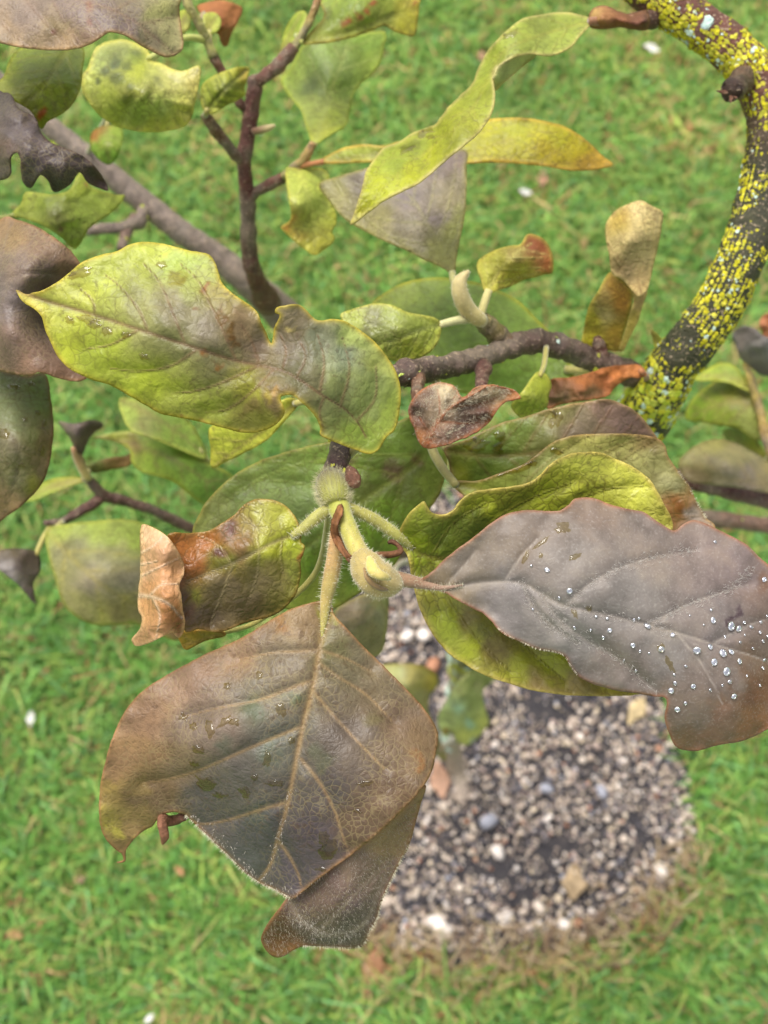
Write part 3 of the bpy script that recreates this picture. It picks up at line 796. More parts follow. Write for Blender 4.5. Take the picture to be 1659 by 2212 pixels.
# ------------------------------------------------------------------ the terminal shoot in the middle: collar, shoot, bud, dry scales
col_o, cv, cn, _ = tube('collar', [(717, 1032, .308, 26), (716, 1045, .305, 35), (721, 1060, .302, 38), (724, 1074, .300, 33), (727, 1088, .299, 24)], 'stem', tree, (78, 60, 48), (140, 140, 62), sides=24, seed=71, rough=.03, step=3)
hairs(col_o, cv, cn, 2200, .0015, seed=1, col=(206, 198, 160))
sh_o, hv, hn, _ = tube('shoot', [(724, 1075, .302, 24), (733, 1098, .2995, 25), (741, 1118, .2975, 22), (752, 1142, .2955, 21), (764, 1170, .294, 21), (774, 1192, .293, 22), (786, 1218, .292, 27)], 'stem', tree, (146, 150, 56), (172, 156, 84), sides=18, seed=72, rough=.05, step=5)
hairs(sh_o, hv, hn, 750, .0010, seed=2)
bud_o, bv, bn, _ = tube('bud', [(776, 1196, .293, 16), (784, 1210, .291, 28), (795, 1228, .289, 38), (810, 1246, .288, 41), (828, 1256, .2885, 37), (844, 1260, .2895, 29), (857, 1262, .291, 19), (863, 1263, .292, 8)], 'stem', tree, (152, 134, 74), (164, 144, 92), sides=22, seed=73, rough=.16, step=3)
bud_o['label'] = 'plump hairy terminal bud, tan and yellow'
hairs(bud_o, bv, bn, 1100, .0010, seed=3)
lip, lv_, ln_, _ = tube('bud_lip', [(798, 1206, .2855, 6), (801, 1220, .2825, 12), (808, 1234, .2800, 14), (820, 1242, .279, 12), (832, 1246, .2795, 9), (842, 1250, .281, 4)], 'stem', bud_o, (192, 176, 92), (168, 152, 90), sides=14, seed=74, rough=.25, step=3)
hairs(bud_o, lv_, ln_, 260, .0008, seed=4)
tube('bud_seam', [(786, 1226, .2825, 2), (792, 1246, .2815, 5), (806, 1262, .2820, 6), (826, 1272, .2835, 5), (842, 1274, .286, 2)], 'stem', bud_o, (132, 106, 62), (120, 96, 64), sides=8, seed=79, rough=.3, step=3)
tube('dry_scale', [(800, 1200, .2925, 6), (826, 1198, .293, 8), (852, 1196, .294, 7), (866, 1190, .295, 6), (860, 1178, .2955, 5), (846, 1170, .296, 6), (838, 1174, .296, 3)], 'papery', tree, (126, 86, 56), (92, 62, 46), sides=12, seed=76, rough=.25, step=4)

def hairy_petiole(info, path, c1, c2, n=500, ln=.0011, seed=0):
    o, v, nn, r = tube('petiole', path, 'stem', info['o'], c1, c2, sides=14, seed=seed, rough=.05, step=5)
    hairs(info['o'], v, nn, n, ln, seed=seed)

leaf([(737, 1089), (728, 1094), (723, 1108), (716, 1124), (713, 1146), (718, 1166), (730, 1186), (744, 1203), (763, 1224), (757, 1205), (748, 1190), (739, 1174), (731, 1158), (728, 1140), (732, 1124), (740, 1110), (742, 1098)],
    [(737, 1089, .2935), (714, 1146, .2945), (731, 1158, .2935), (763, 1224, .2905), (724, 1140, .2925), (745, 1196, .2905), (733, 1105, .2915), (724, 1110, .293), (742, 1100, .2925)],
    [(735, 1098, (160, 112, 66)), (726, 1120, (134, 90, 52)), (720, 1145, (118, 78, 46)), (730, 1172, (128, 86, 52)), (745, 1195, (116, 78, 50)), (758, 1214, (96, 66, 46))],
    mid=[(736, 1095), (724, 1122), (721, 1145), (730, 1170), (745, 1194), (760, 1220)], veins=[], mat='dry', h=2.6, crumple=.0016, edge=(104, 68, 44), edge_w=3, vcol=(92, 58, 38), vamt=.6, mw=3, quilt=.0006, warp=8, jag=1.5, name='dry_scale')
# ------------------------------------------------------------------ leaves, nearest first
# big browned leaf hanging at the bottom, its tip twisted over
A = leaf([(712, 1302), (690, 1298), (640, 1311), (600, 1330), (520, 1378), (440, 1415), (340, 1470), (290, 1510), (252, 1570), (229, 1640), (216, 1700), (214, 1760), (222, 1800), (243, 1830), (262, 1844), (266, 1858), (252, 1864), (270, 1861), (272, 1838), (290, 1812),
          (312, 1794), (330, 1785), (344, 1766), (368, 1755), (398, 1760), (430, 1790), (480, 1838), (525, 1882), (556, 1906), (590, 1922), (628, 1942), (655, 1925), (700, 1890), (790, 1822), (860, 1760), (912, 1702), (935, 1660), (946, 1600), (942, 1572), (920, 1535), (880, 1490), (830, 1440), (780, 1390), (738, 1345), (722, 1328)],
    [(712, 1302, .3005), (460, 1410, .303), (330, 1500, .303), (216, 1720, .309), (262, 1850, .318), (345, 1766, .312), (400, 1760, .310), (640, 1600, .2915), (680, 1450, .2945), (480, 1600, .2915), (560, 1900, .309), (600, 1800, .2975), (630, 1942, .303), (790, 1822, .292), (905, 1705, .291), (944, 1600, .300), (830, 1440, .302), (840, 1600, .2935), (480, 1836, .309)],
    [(640, 1330, (124, 100, 66)), (520, 1400, (128, 102, 77)), (400, 1470, (130, 102, 79)), (300, 1540, (126, 96, 68)), (260, 1640, (128, 98, 63)), (240, 1700, (135, 113, 52)), (235, 1770, (148, 133, 53)), (275, 1800, (126, 102, 57)), (320, 1720, (95, 75, 48)),
     (450, 1560, (112, 95, 81)), (600, 1420, (108, 95, 75)), (560, 1520, (101, 93, 77)), (600, 1600, (88, 86, 74)), (520, 1680, (88, 82, 74)), (450, 1760, (79, 73, 70)), (560, 1800, (79, 76, 74)), (540, 1870, (86, 84, 81)), (620, 1880, (74, 66, 68)), (680, 1800, (74, 64, 66)), (760, 1600, (97, 84, 72)),
     (860, 1560, (108, 87, 66)), (920, 1600, (108, 86, 60)), (850, 1720, (94, 73, 52)), (760, 1790, (86, 67, 48)), (740, 1430, (106, 96, 70)), (830, 1480, (110, 95, 70)), (700, 1720, (77, 69, 64))],
    mid=[(710, 1304), (700, 1350), (690, 1400), (676, 1480), (656, 1560), (640, 1640), (620, 1740), (600, 1810), (585, 1865), (558, 1904)],
    veins=[[(688, 1404), (640, 1408), (590, 1410), (520, 1425)], [(678, 1468), (620, 1490), (560, 1512), (470, 1530), (400, 1548)], [(652, 1570), (600, 1590), (530, 1620), (440, 1660), (370, 1682), (310, 1692)], [(613, 1735), (560, 1750), (490, 1772), (440, 1780), (400, 1768)],
           [(686, 1430), (730, 1462), (790, 1500), (850, 1560)], [(674, 1490), (720, 1545), (780, 1610), (830, 1660)], [(650, 1640), (690, 1690), (722, 1750), (738, 1800), (752, 1838)], [(600, 1815), (625, 1850), (645, 1890), (650, 1915)], [(688, 1404), (740, 1420), (800, 1450)]],
    mat='brown', h=4.2, edge=(146, 104, 58), edge_w=5, vcol=(146, 116, 72), vamt=.75, vw=4.2, mw=8.5, quilt=.0015, wave=.0012, ewave=.0014, sink=.0002, warp=34,
    blotch=[(560, 1540, 30, (84, 88, 66)), (640, 1500, 22, (90, 94, 66)), (700, 1640, 26, (84, 82, 62)), (590, 1620, 26, (82, 86, 70)), (480, 1600, 22, (92, 88, 72)), (800, 1560, 24, (100, 88, 58)), (560, 1760, 30, (74, 74, 68)), (900, 1650, 16, (116, 80, 42)), (330, 1640, 22, (120, 92, 60)), (300, 1700, 18, (110, 90, 46)), (706, 1340, 17, (132, 128, 48)), (728, 1352, 12, (120, 116, 44)), (700, 1375, 10, (128, 120, 52)), (720, 1400, 30, (106, 100, 62)), (600, 1352, 20, (115, 80, 33)), (246, 1800, 12, (171, 157, 55)), (286, 1806, 12, (166, 151, 57)), (225, 1750, 10, (158, 142, 50))],
    patches=[dict(outline=[(918, 1697), (908, 1740), (884, 1826), (868, 1856), (852, 1890), (826, 1945), (816, 1985), (800, 2010), (780, 2046), (720, 2048), (655, 2045), (606, 2068), (580, 2060), (564, 2030), (576, 2000), (600, 1966), (622, 1940), (655, 1922), (700, 1887), (790, 1818), (860, 1756)],
                  depth=[(918, 1697, .2925), (790, 1820, .2945), (655, 1922, .3045), (884, 1826, .303), (852, 1890, .304), (816, 1985, .306), (780, 2046, .316), (655, 2045, .314), (606, 2066, .319), (564, 2030, .317), (600, 1966, .307), (720, 1960, .2975)],
                  cols=[(880, 1780, (135, 107, 77)), (840, 1830, (137, 111, 77)), (780, 1870, (110, 91, 74)), (820, 1900, (112, 93, 79)), (700, 1930, (95, 75, 66)), (660, 1980, (88, 73, 66)), (780, 1980, (92, 76, 74)), (720, 2030, (83, 71, 70)), (590, 2040, (99, 60, 31)), (600, 1990, (83, 55, 37)), (605, 2064, (126, 84, 42))],
                  mid=[(626, 1944), (648, 1985), (690, 2012), (740, 2018), (790, 1990), (830, 1900)], veins=[[(690, 2012), (760, 1940), (850, 1850)]], edge=(140, 92, 54), vcol=(150, 132, 112), vamt=.5, quilt=.0006)],
    label='large grey brown leaf with twisted over tip hanging over gravel')
hairy_petiole(A, [(733, 1112, .2995, 15), (730, 1140, .2995, 16), (727, 1175, .2995, 18), (720, 1220, .2995, 18), (711, 1265, .2995, 17), (704, 1300, .2996, 13), (700, 1335, .2990, 9), (694, 1385, .2978, 3)], (168, 122, 86), (150, 146, 72), 1700, .0012, 101)
le = A['V']; e_ = hairs  # hair fringe along the lower margin
def margin_hairs(info, pts, n, ln, seed, name='hair'):
    P = catmull(pts, False, 3); V = []; Nn = []
    for i, (x, y) in enumerate(P):
        t = P[min(i + 1, len(P) - 1)] - P[max(i - 1, 0)]; nrm = np.array([-t[1], t[0]]); nrm /= np.linalg.norm(nrm) + 1e-9
        h_ = hit(info, x - nrm[0] * 3, y - nrm[1] * 3) or hit(info, x + nrm[0] * 3, y + nrm[1] * 3)
        if h_ is None: continue
        side_ = -1 if hit(info, x + nrm[0] * 6, y + nrm[1] * 6) else 1
        wdir = ROT @ np.array([nrm[0] * side_, -nrm[1] * side_, .35]); V.append(np.array(h_[0])); Nn.append(wdir / np.linalg.norm(wdir))
    if len(V) > 3: hairs(info['o'], np.array(V), np.array(Nn), n, ln, seed=seed, droop=.3, name=name)
margin_hairs(A, [(400, 1762), (430, 1791), (480, 1838), (525, 1882), (556, 1906), (590, 1922), (626, 1941)], 420, .0011, 5)
margin_hairs(A, [(884, 1826), (868, 1856), (852, 1890), (826, 1945), (816, 1985), (800, 2010), (780, 2046), (720, 2048), (655, 2045)], 420, .0010, 6)
tube('curled_shred', [(398, 1762, .3105, 10), (378, 1772, .313, 11), (360, 1772, .312, 12), (350, 1766, .309, 9), (352, 1790, .308, 10), (355, 1808, .309, 9), (352, 1822, .311, 3)], 'papery', A['o'], (104, 72, 56), (150, 104, 78), sides=10, seed=102, rough=.3, step=4)

# yellow green leaf with purple centre, torn near its base
B = leaf([(37, 626), (55, 635), (75, 633), (100, 623), (135, 601), (175, 568), (215, 551), (250, 543), (280, 528), (310, 522), (345, 525), (380, 533), (415, 542), (445, 547), (460, 558), (472, 586), (480, 611), (500, 631), (520, 646), (542, 661), (557, 676), (565, 698), (575, 718), (586, 742), (590, 724), (593, 705), (604, 682),
          (594, 676), (597, 665), (612, 660), (645, 658), (660, 668), (685, 691), (720, 689), (750, 696), (785, 718), (815, 744), (840, 775), (858, 808), (866, 845), (863, 890), (853, 928), (836, 944), (815, 974), (795, 980), (765, 971), (740, 962), (710, 950), (692, 938), (692, 921), (676, 893), (650, 868), (630, 854), (612, 856), (606, 861), (615, 888), (605, 908), (585, 924),
          (555, 934), (520, 934), (480, 924), (430, 911), (380, 901), (345, 893), (310, 873), (280, 856), (240, 833), (200, 821), (170, 808), (145, 793), (125, 771), (110, 741), (97, 711), (90, 686), (75, 668), (55, 656), (42, 643)],
    [(37, 626, .300), (310, 522, .301), (120, 770, .301), (330, 700, .2905), (450, 550, .3005), (580, 740, .297), (600, 790, .2950), (555, 934, .299), (310, 873, .2995), (606, 670, .293), (720, 690, .297), (866, 845, .306), (795, 980, .303), (692, 930, .298), (612, 858, .2925), (720, 830, .295), (480, 720, .2905)],
    [(60, 640, (178, 170, 78)), (130, 660, (166, 168, 78)), (220, 590, (160, 166, 76)), (300, 545, (170, 176, 82)), (400, 560, (158, 172, 84)), (150, 750, (156, 162, 56)), (220, 770, (142, 152, 52)), (320, 830, (148, 158, 52)), (450, 870, (132, 140, 54)), (560, 890, (128, 126, 58)),
     (300, 680, (140, 138, 86)), (380, 660, (128, 120, 88)), (360, 720, (112, 112, 66)), (440, 700, (124, 114, 94)), (480, 780, (104, 100, 68)), (520, 700, (128, 108, 78)), (560, 760, (112, 96, 78)), (480, 640, (132, 122, 70)), (540, 840, (134, 132, 50)), (590, 850, (110, 92, 60)), (440, 600, (148, 152, 84)),
     (630, 700, (120, 108, 84)), (620, 740, (114, 104, 88)), (690, 740, (122, 124, 98)), (740, 780, (128, 134, 108)), (760, 720, (150, 160, 92)), (820, 790, (152, 158, 86)), (720, 850, (112, 118, 70)), (800, 860, (118, 128, 72)), (840, 890, (128, 142, 62)), (780, 940, (118, 134, 56)), (660, 830, (98, 94, 66))],
    mid=[(40, 628), (100, 650), (200, 679), (320, 718), (400, 744), (500, 776), (600, 798), (640, 816), (700, 856), (740, 880), (775, 915), (790, 945)],
    veins=[[(320, 718), (300, 670), (260, 620), (225, 592)], [(400, 744), (375, 680), (345, 610), (310, 570)], [(510, 778), (470, 690), (430, 610), (390, 570)], [(560, 790), (545, 740), (520, 700)], [(300, 712), (240, 744), (180, 755)], [(430, 752), (370, 790), (300, 802), (240, 796)], [(560, 790), (480, 826), (420, 845), (370, 850)], [(590, 800), (540, 850), (490, 885), (440, 890)], [(205, 680), (200, 650), (175, 625)],
           [(640, 816), (660, 770), (640, 720)], [(690, 850), (700, 780), (685, 720)], [(735, 878), (755, 800), (740, 730)], [(770, 910), (810, 860), (812, 790)], [(700, 856), (690, 890), (700, 930)], [(610, 800), (618, 760), (605, 720)]],
    mat='fresh', h=4.2, edge=(176, 158, 62), edge_w=6, vcol=(118, 92, 66), vamt=.8, vw=3.6, mw=5.5, quilt=.0009, wave=.0010, ewave=.0016, warp=34,
    blotch=[(470, 680, 12, (104, 80, 36)), (495, 715, 14, (98, 74, 36)), (515, 748, 11, (98, 76, 42)), (388, 606, 13, (124, 116, 40)), (410, 660, 8, (112, 84, 40)), (448, 630, 12, (120, 84, 50)), (600, 840, 10, (150, 118, 60)), (270, 843, 8, (110, 70, 36)), (480, 695, 10, (98, 72, 34)), (505, 732, 11, (96, 70, 34)), (440, 765, 10, (120, 84, 40)), (470, 790, 12, (112, 84, 44)), (540, 870, 16, (120, 108, 56)), (460, 915, 9, (112, 82, 58)), (520, 925, 9, (108, 80, 62)), (400, 895, 8, (116, 84, 56)), (585, 845, 12, (146, 130, 60)), (632, 700, 9, (186, 168, 110))],
    label='yellow green leaf with purple brown centre, torn near its base',
    petiole=[(788, 948, .303, 8), (775, 962, .309, 9), (752, 985, .315, 9)], pcol=(150, 140, 80))

# grey purple leaf strewn with water drops
D = leaf([(905, 1258), (930, 1238), (960, 1208), (1000, 1178), (1040, 1148), (1070, 1123), (1100, 1108), (1140, 1102), (1180, 1104), (1210, 1103), (1230, 1090), (1240, 1078), (1270, 1074), (1295, 1080), (1320, 1090), (1360, 1100), (1390, 1106), (1420, 1126), (1455, 1146), (1475, 1133), (1500, 1123), (1530, 1133), (1560, 1148), (1590, 1163), (1615, 1178), (1640, 1203), (1662, 1222),
          (1700, 1262), (1735, 1330), (1745, 1420), (1730, 1500), (1700, 1550), (1660, 1574), (1632, 1590), (1594, 1603), (1545, 1611), (1513, 1621), (1480, 1621), (1458, 1611), (1445, 1584), (1436, 1551), (1441, 1520), (1434, 1506), (1409, 1504), (1382, 1499), (1333, 1492), (1279, 1477), (1246, 1458), (1230, 1437), (1219, 1418), (1195, 1409), (1160, 1403), (1120, 1385), (1094, 1373), (1074, 1358), (1054, 1333), (1030, 1318), (990, 1298), (960, 1280), (930, 1268)],
    [(905, 1258, .3005), (1100, 1108, .2985), (1270, 1074, .302), (1455, 1146, .305), (1650, 1215, .308), (1745, 1400, .312), (1480, 1621, .304), (1436, 1551, .2975), (1230, 1437, .2995), (1054, 1333, .301), (1200, 1300, .2920), (1400, 1350, .2925), (1300, 1200, .2935), (1550, 1400, .296), (1560, 1520, .296), (1330, 1492, .3005)],
    [(960, 1260, (115, 101, 80)), (1000, 1220, (117, 106, 94)), (1150, 1130, (109, 97, 88)), (1280, 1100, (109, 93, 82)), (1250, 1200, (117, 108, 101)), (1400, 1150, (113, 101, 94)), (1500, 1160, (117, 103, 96)), (1600, 1230, (113, 99, 96)), (1650, 1280, (105, 87, 78)), (1100, 1300, (117, 110, 107)), (1250, 1360, (120, 114, 109)), (1350, 1300, (117, 110, 105)), (1450, 1420, (115, 108, 103)), (1550, 1350, (109, 99, 96)), (1340, 1450, (117, 106, 99)),
     (1560, 1480, (109, 97, 90)), (1640, 1480, (94, 72, 53)), (1550, 1570, (102, 82, 63)), (1480, 1600, (109, 84, 61)), (1620, 1570, (109, 80, 52)), (1500, 1530, (107, 93, 82))],
    mid=[(905, 1260), (960, 1270), (1030, 1260), (1090, 1256), (1130, 1261), (1170, 1283), (1210, 1305), (1260, 1318), (1330, 1333), (1390, 1348), (1455, 1365), (1530, 1388), (1700, 1440)],
    veins=[[(1225, 1305), (1270, 1265), (1330, 1232), (1400, 1208), (1500, 1190)], [(1400, 1350), (1480, 1310), (1560, 1280), (1620, 1262)], [(1090, 1257), (1120, 1210), (1160, 1165)], [(1170, 1283), (1200, 1330), (1260, 1380), (1330, 1420), (1390, 1470), (1420, 1500)], [(1130, 1262), (1150, 1310), (1190, 1350), (1250, 1390)], [(1460, 1366), (1520, 1440), (1560, 1520)], [(960, 1270), (1000, 1225), (1030, 1190)], [(1540, 1390), (1620, 1350), (1690, 1330)]],
    mat='grey', h=4.2, edge=(140, 92, 62), edge_w=4.5, vcol=(158, 148, 138), vamt=.6, vw=3.0, mw=4.4, quilt=.0014, wave=.0009, ewave=.0018, warp=40, sink=.0003,
    blotch=[(1645, 1490, 46, (98, 66, 42)), (1640, 1550, 34, (106, 74, 46)), (1520, 1590, 34, (104, 80, 60)), (1415, 1525, 18, (106, 72, 48)), (1650, 1260, 24, (108, 82, 66)), (1595, 1335, 9, (70, 54, 58)), (1560, 1535, 26, (110, 86, 68))],
    label='velvety grey purple leaf strewn with round water drops')
hairy_petiole(D, [(826, 1240, .298, 12), (850, 1246, .2985, 15), (880, 1254, .2995, 15), (915, 1262, .3006, 11), (955, 1270, .3002, 6), (1000, 1264, .2990, 2)], (150, 116, 84), (128, 104, 88), 700, .0012, 103)
margin_hairs(D, [(1074, 1358), (1094, 1373), (1120, 1385), (1160, 1403), (1195, 1409), (1219, 1418), (1230, 1437), (1246, 1458)], 160, .0006, 8)

# small leaf with rolled, papery orange tip
E = leaf([(651, 1150), (645, 1132), (635, 1112), (615, 1091), (590, 1080), (555, 1078), (530, 1088), (510, 1108), (490, 1123), (470, 1135), (450, 1147), (415, 1151), (376, 1151), (360, 1162), (362, 1210), (372, 1262), (385, 1300), (392, 1340), (402, 1365), (430, 1360), (470, 1365), (500, 1358), (540, 1343), (580, 1333), (610, 1318), (630, 1298), (642, 1278), (650, 1243), (650, 1213), (656, 1196), (658, 1178), (650, 1170)],
    [(651, 1155, .300), (555, 1078, .302), (450, 1147, .299), (376, 1151, .296), (402, 1362, .302), (560, 1338, .306), (650, 1240, .303), (540, 1190, .2965), (430, 1250, .2985), (370, 1250, .296)],
    [(600, 1110, (160, 160, 66)), (560, 1110, (150, 148, 70)), (630, 1160, (158, 166, 52)), (590, 1180, (148, 150, 50)), (530, 1130, (126, 112, 62)), (500, 1140, (104, 72, 52)), (450, 1165, (146, 92, 46)), (400, 1170, (150, 94, 46)), (420, 1210, (136, 84, 42)), (520, 1170, (116, 86, 54)), (480, 1200, (112, 110, 48)), (480, 1270, (94, 82, 56)), (560, 1250, (108, 96, 62)), (600, 1230, (116, 106, 58)), (640, 1230, (134, 138, 58)), (540, 1310, (100, 86, 58)), (450, 1330, (88, 74, 54)), (415, 1290, (124, 124, 44)), (405, 1330, (96, 70, 50)), (385, 1230, (120, 74, 40)), (395, 1290, (92, 60, 44))],
    mid=[(651, 1150), (600, 1168), (550, 1193), (500, 1218), (450, 1238), (402, 1257)],
    veins=[[(560, 1188), (550, 1140), (520, 1110)], [(500, 1218), (470, 1178), (425, 1155)], [(560, 1190), (556, 1240), (540, 1290)], [(502, 1218), (485, 1270), (465, 1320), (455, 1350)], [(610, 1165), (606, 1200), (612, 1240)]],
    mat='quilted', h=4.0, edge=(140, 110, 56), vcol=(166, 150, 110), vamt=.55, vw=3.0, mw=5.0, quilt=.0010, wave=.0016, ewave=.0015, warp=26,
    blotch=[(655, 1192, 10, (160, 96, 48)), (498, 1135, 14, (84, 56, 48)), (478, 1188, 12, (88, 56, 46))],
    patches=[dict(outline=[(306, 1134), (330, 1140), (360, 1158), (380, 1183), (395, 1213), (398, 1238), (388, 1263), (392, 1288), (395, 1318), (400, 1343), (395, 1368), (385, 1378), (372, 1366), (350, 1376), (320, 1390), (295, 1396), (284, 1383), (292, 1370), (302, 1358), (306, 1333), (298, 1318), (298, 1278), (302, 1243), (303, 1198), (302, 1168)],
                  depth=[(306, 1134, .298), (302, 1240, .299), (298, 1310, .299), (290, 1390, .300), (350, 1200, .2865), (345, 1280, .2860), (395, 1230, .2925), (400, 1345, .2955), (350, 1360, .2885), (385, 1376, .2965)],
                  cols=[(320, 1150, (200, 166, 134)), (340, 1200, (190, 148, 112)), (320, 1230, (196, 154, 120)), (370, 1230, (184, 138, 98)), (340, 1280, (180, 132, 92)), (320, 1330, (184, 138, 96)), (370, 1320, (162, 112, 72)), (310, 1380, (182, 140, 104)), (360, 1370, (178, 134, 98)), (390, 1350, (120, 76, 50))],
                  mid=[(300, 1286), (330, 1290), (365, 1305), (392, 1335)], veins=[[(304, 1195), (330, 1180), (350, 1160)], [(304, 1245), (345, 1225), (390, 1205)], [(320, 1290), (350, 1262), (385, 1262)], [(330, 1292), (345, 1330), (335, 1385)], [(304, 1220), (340, 1212)]], edge=(214, 176, 132), vcol=(224, 202, 176), vamt=.6, quilt=.0004, crumple=.0016)],
    label='small leaf with its papery orange tip rolled over')
hairy_petiole(E, [(722, 1092, .3005, 12), (700, 1106, .300, 14), (678, 1122, .2998, 14), (655, 1142, .2995, 12), (630, 1158, .2980, 6)], (146, 142, 72), (150, 146, 74), 900, .0012, 104)

# lime leaf with upturned wavy margin, under the grey leaf
F_ = leaf([(860, 1155), (870, 1130), (884, 1108), (905, 1090), (917, 1084), (925, 1098), (937, 1110), (960, 1113), (980, 1103), (995, 1083), (1020, 1065), (1055, 1058), (1100, 1053), (1140, 1045), (1170, 1025), (1195, 1000), (1225, 983), (1260, 977), (1300, 980), (1335, 993), (1370, 1010), (1400, 1033), (1420, 1063), (1437, 1093), (1450, 1120), (1453, 1142),
           (1440, 1190), (1460, 1280), (1450, 1400), (1420, 1460), (1386, 1498), (1300, 1503), (1220, 1501), (1150, 1491), (1100, 1476), (1045, 1458), (1000, 1432), (963, 1406), (930, 1363), (910, 1323), (896, 1278), (886, 1225), (880, 1200), (868, 1185), (860, 1170)],
    [(860, 1160, .3055), (917, 1084, .2995), (960, 1113, .3025), (1020, 1065, .3035), (1140, 1045, .3055), (1260, 977, .308), (1400, 1033, .312), (1453, 1142, .314), (1150, 1090, .3100), (1280, 1060, .3125), (1000, 1150, .3085), (900, 1280, .310), (1000, 1432, .314), (1220, 1501, .318), (1386, 1498, .322), (1200, 1300, .320), (1060, 1350, .314), (1440, 1300, .322)],
    [(900, 1110, (132, 142, 50)), (890, 1180, (124, 138, 40)), (950, 1150, (94, 106, 42)), (1040, 1085, (142, 148, 52)), (1000, 1130, (92, 102, 44)), (1100, 1090, (112, 116, 44)), (1180, 1060, (136, 142, 48)), (1230, 1010, (160, 162, 66)), (1320, 1020, (172, 172, 72)), (1260, 1050, (156, 158, 62)), (1380, 1070, (182, 182, 80)), (1430, 1120, (188, 184, 88)),
     (920, 1290, (136, 134, 60)), (960, 1340, (146, 156, 54)), (1020, 1400, (152, 158, 54)), (1000, 1330, (118, 108, 62)), (1070, 1410, (120, 108, 58)), (1120, 1450, (144, 146, 52)), (1180, 1480, (132, 112, 72)), (1260, 1490, (140, 124, 70)), (1340, 1496, (158, 150, 58)), (1200, 1430, (150, 154, 50))],
    mid=[(862, 1165), (920, 1200), (1000, 1210), (1100, 1220), (1250, 1260), (1420, 1400)],
    veins=[[(920, 1200), (960, 1280), (1030, 1380), (1100, 1450)], [(1000, 1212), (1060, 1130), (1140, 1080), (1240, 1040)], [(1100, 1222), (1200, 1110), (1300, 1060), (1390, 1050)], [(930, 1200), (980, 1130), (1050, 1085)], [(1000, 1230), (1080, 1340), (1160, 1420), (1220, 1470)], [(900, 1190), (920, 1250), (950, 1320)]],
    mat='quilted', h=4.2, edge=(176, 158, 84), edge_w=7, vcol=(104, 92, 44), vamt=.55, vw=3.2, mw=6, quilt=.0012, wave=.0012, ewave=.0012, warp=30,
    label='lime leaf with upturned wavy margin beneath the grey purple leaf')
hairy_petiole(F_, [(742, 1092, .3005, 12), (770, 1104, .302, 13), (800, 1118, .303, 14), (832, 1138, .3045, 14), (860, 1158, .3052, 12), (890, 1182, .3075, 7)], (154, 146, 74), (146, 144, 68), 1200, .0012, 105)

# two leaves behind the lime one
G = leaf([(978, 1042), (1030, 1040), (1080, 1023), (1130, 1003), (1160, 983), (1190, 958), (1230, 943), (1280, 937), (1330, 937), (1380, 940), (1420, 948), (1437, 963), (1445, 988), (1465, 1018), (1490, 1053), (1505, 1083), (1525, 1118), (1545, 1140), (1530, 1200), (1450, 1260), (1300, 1250), (1150, 1180), (1050, 1110), (1000, 1070)],
    [(978, 1042, .336), (1160, 983, .333), (1280, 937, .331), (1437, 963, .334), (1535, 1130, .338), (1300, 1060, .336), (1480, 1240, .338), (1150, 1150, .338)],
    [(1000, 1045, (140, 150, 60)), (1090, 1030, (132, 140, 66)), (1160, 1000, (138, 142, 84)), (1240, 960, (150, 146, 84)), (1320, 950, (146, 142, 84)), (1400, 960, (134, 116, 74)), (1420, 1000, (148, 144, 92)), (1450, 1040, (160, 156, 110)), (1480, 1080, (136, 100, 58)), (1460, 1110, (130, 92, 52)), (1510, 1120, (140, 122, 108)), (1380, 1000, (156, 152, 96))],
    mid=[(980, 1045), (1100, 1070), (1300, 1090), (1480, 1180)], nv=6, mat='fresh', h=5, edge=(140, 112, 70), vcol=(128, 104, 64), vamt=.4, quilt=.0007,
    label='mottled yellow green leaf with browned end behind the lime leaf', blotch=[(1470, 1085, 22, (126, 84, 44)), (1500, 1110, 20, (148, 134, 122))],
    petiole=[(985, 1048, .336, 9), (955, 1010, .343, 10), (930, 960, .350, 10), (915, 880, .354, 9), (905, 812, .351, 9)], pcol=(150, 140, 84))
margin_hairs(G, [(1465, 1018), (1490, 1053), (1505, 1083), (1525, 1118)], 140, .0010, 9)
Hh = leaf([(962, 968), (1004, 951), (1054, 926), (1090, 911), (1130, 901), (1180, 886), (1220, 876), (1260, 868), (1310, 863), (1340, 871), (1370, 886), (1395, 911), (1413, 936), (1420, 950), (1420, 1000), (1350, 1040), (1200, 1060), (1080, 1070), (1000, 1065), (982, 1045), (974, 1020), (970, 995)],
    [(962, 968, .346), (1130, 901, .346), (1310, 863, .344), (1417, 945, .349), (1100, 1050, .350), (1200, 970, .343), (1350, 1030, .352)],
    [(990, 970, (118, 128, 54)), (980, 1030, (146, 148, 56)), (1060, 970, (92, 112, 46)), (1050, 1020, (106, 122, 52)), (1120, 930, (112, 128, 62)), (1160, 960, (110, 112, 62)), (1200, 900, (122, 118, 72)), (1240, 930, (118, 104, 84)), (1300, 880, (122, 100, 86)), (1360, 910, (120, 98, 88)), (1400, 935, (116, 92, 78)), (1180, 990, (112, 112, 62))],
    mid=[(965, 972), (1060, 985), (1180, 975), (1300, 950), (1415, 945)], nv=6, mat='fresh', h=5, edge=(146, 120, 80), vcol=(120, 84, 56), vamt=.4, quilt=.0006,
    label='green leaf fading to purple brown at its end, beside the lichened limb',
    petiole=[(965, 970, .346, 9), (940, 940, .350, 10), (915, 900, .353, 10), (898, 840, .352, 10), (890, 808, .350, 9)], pcol=(156, 150, 92))

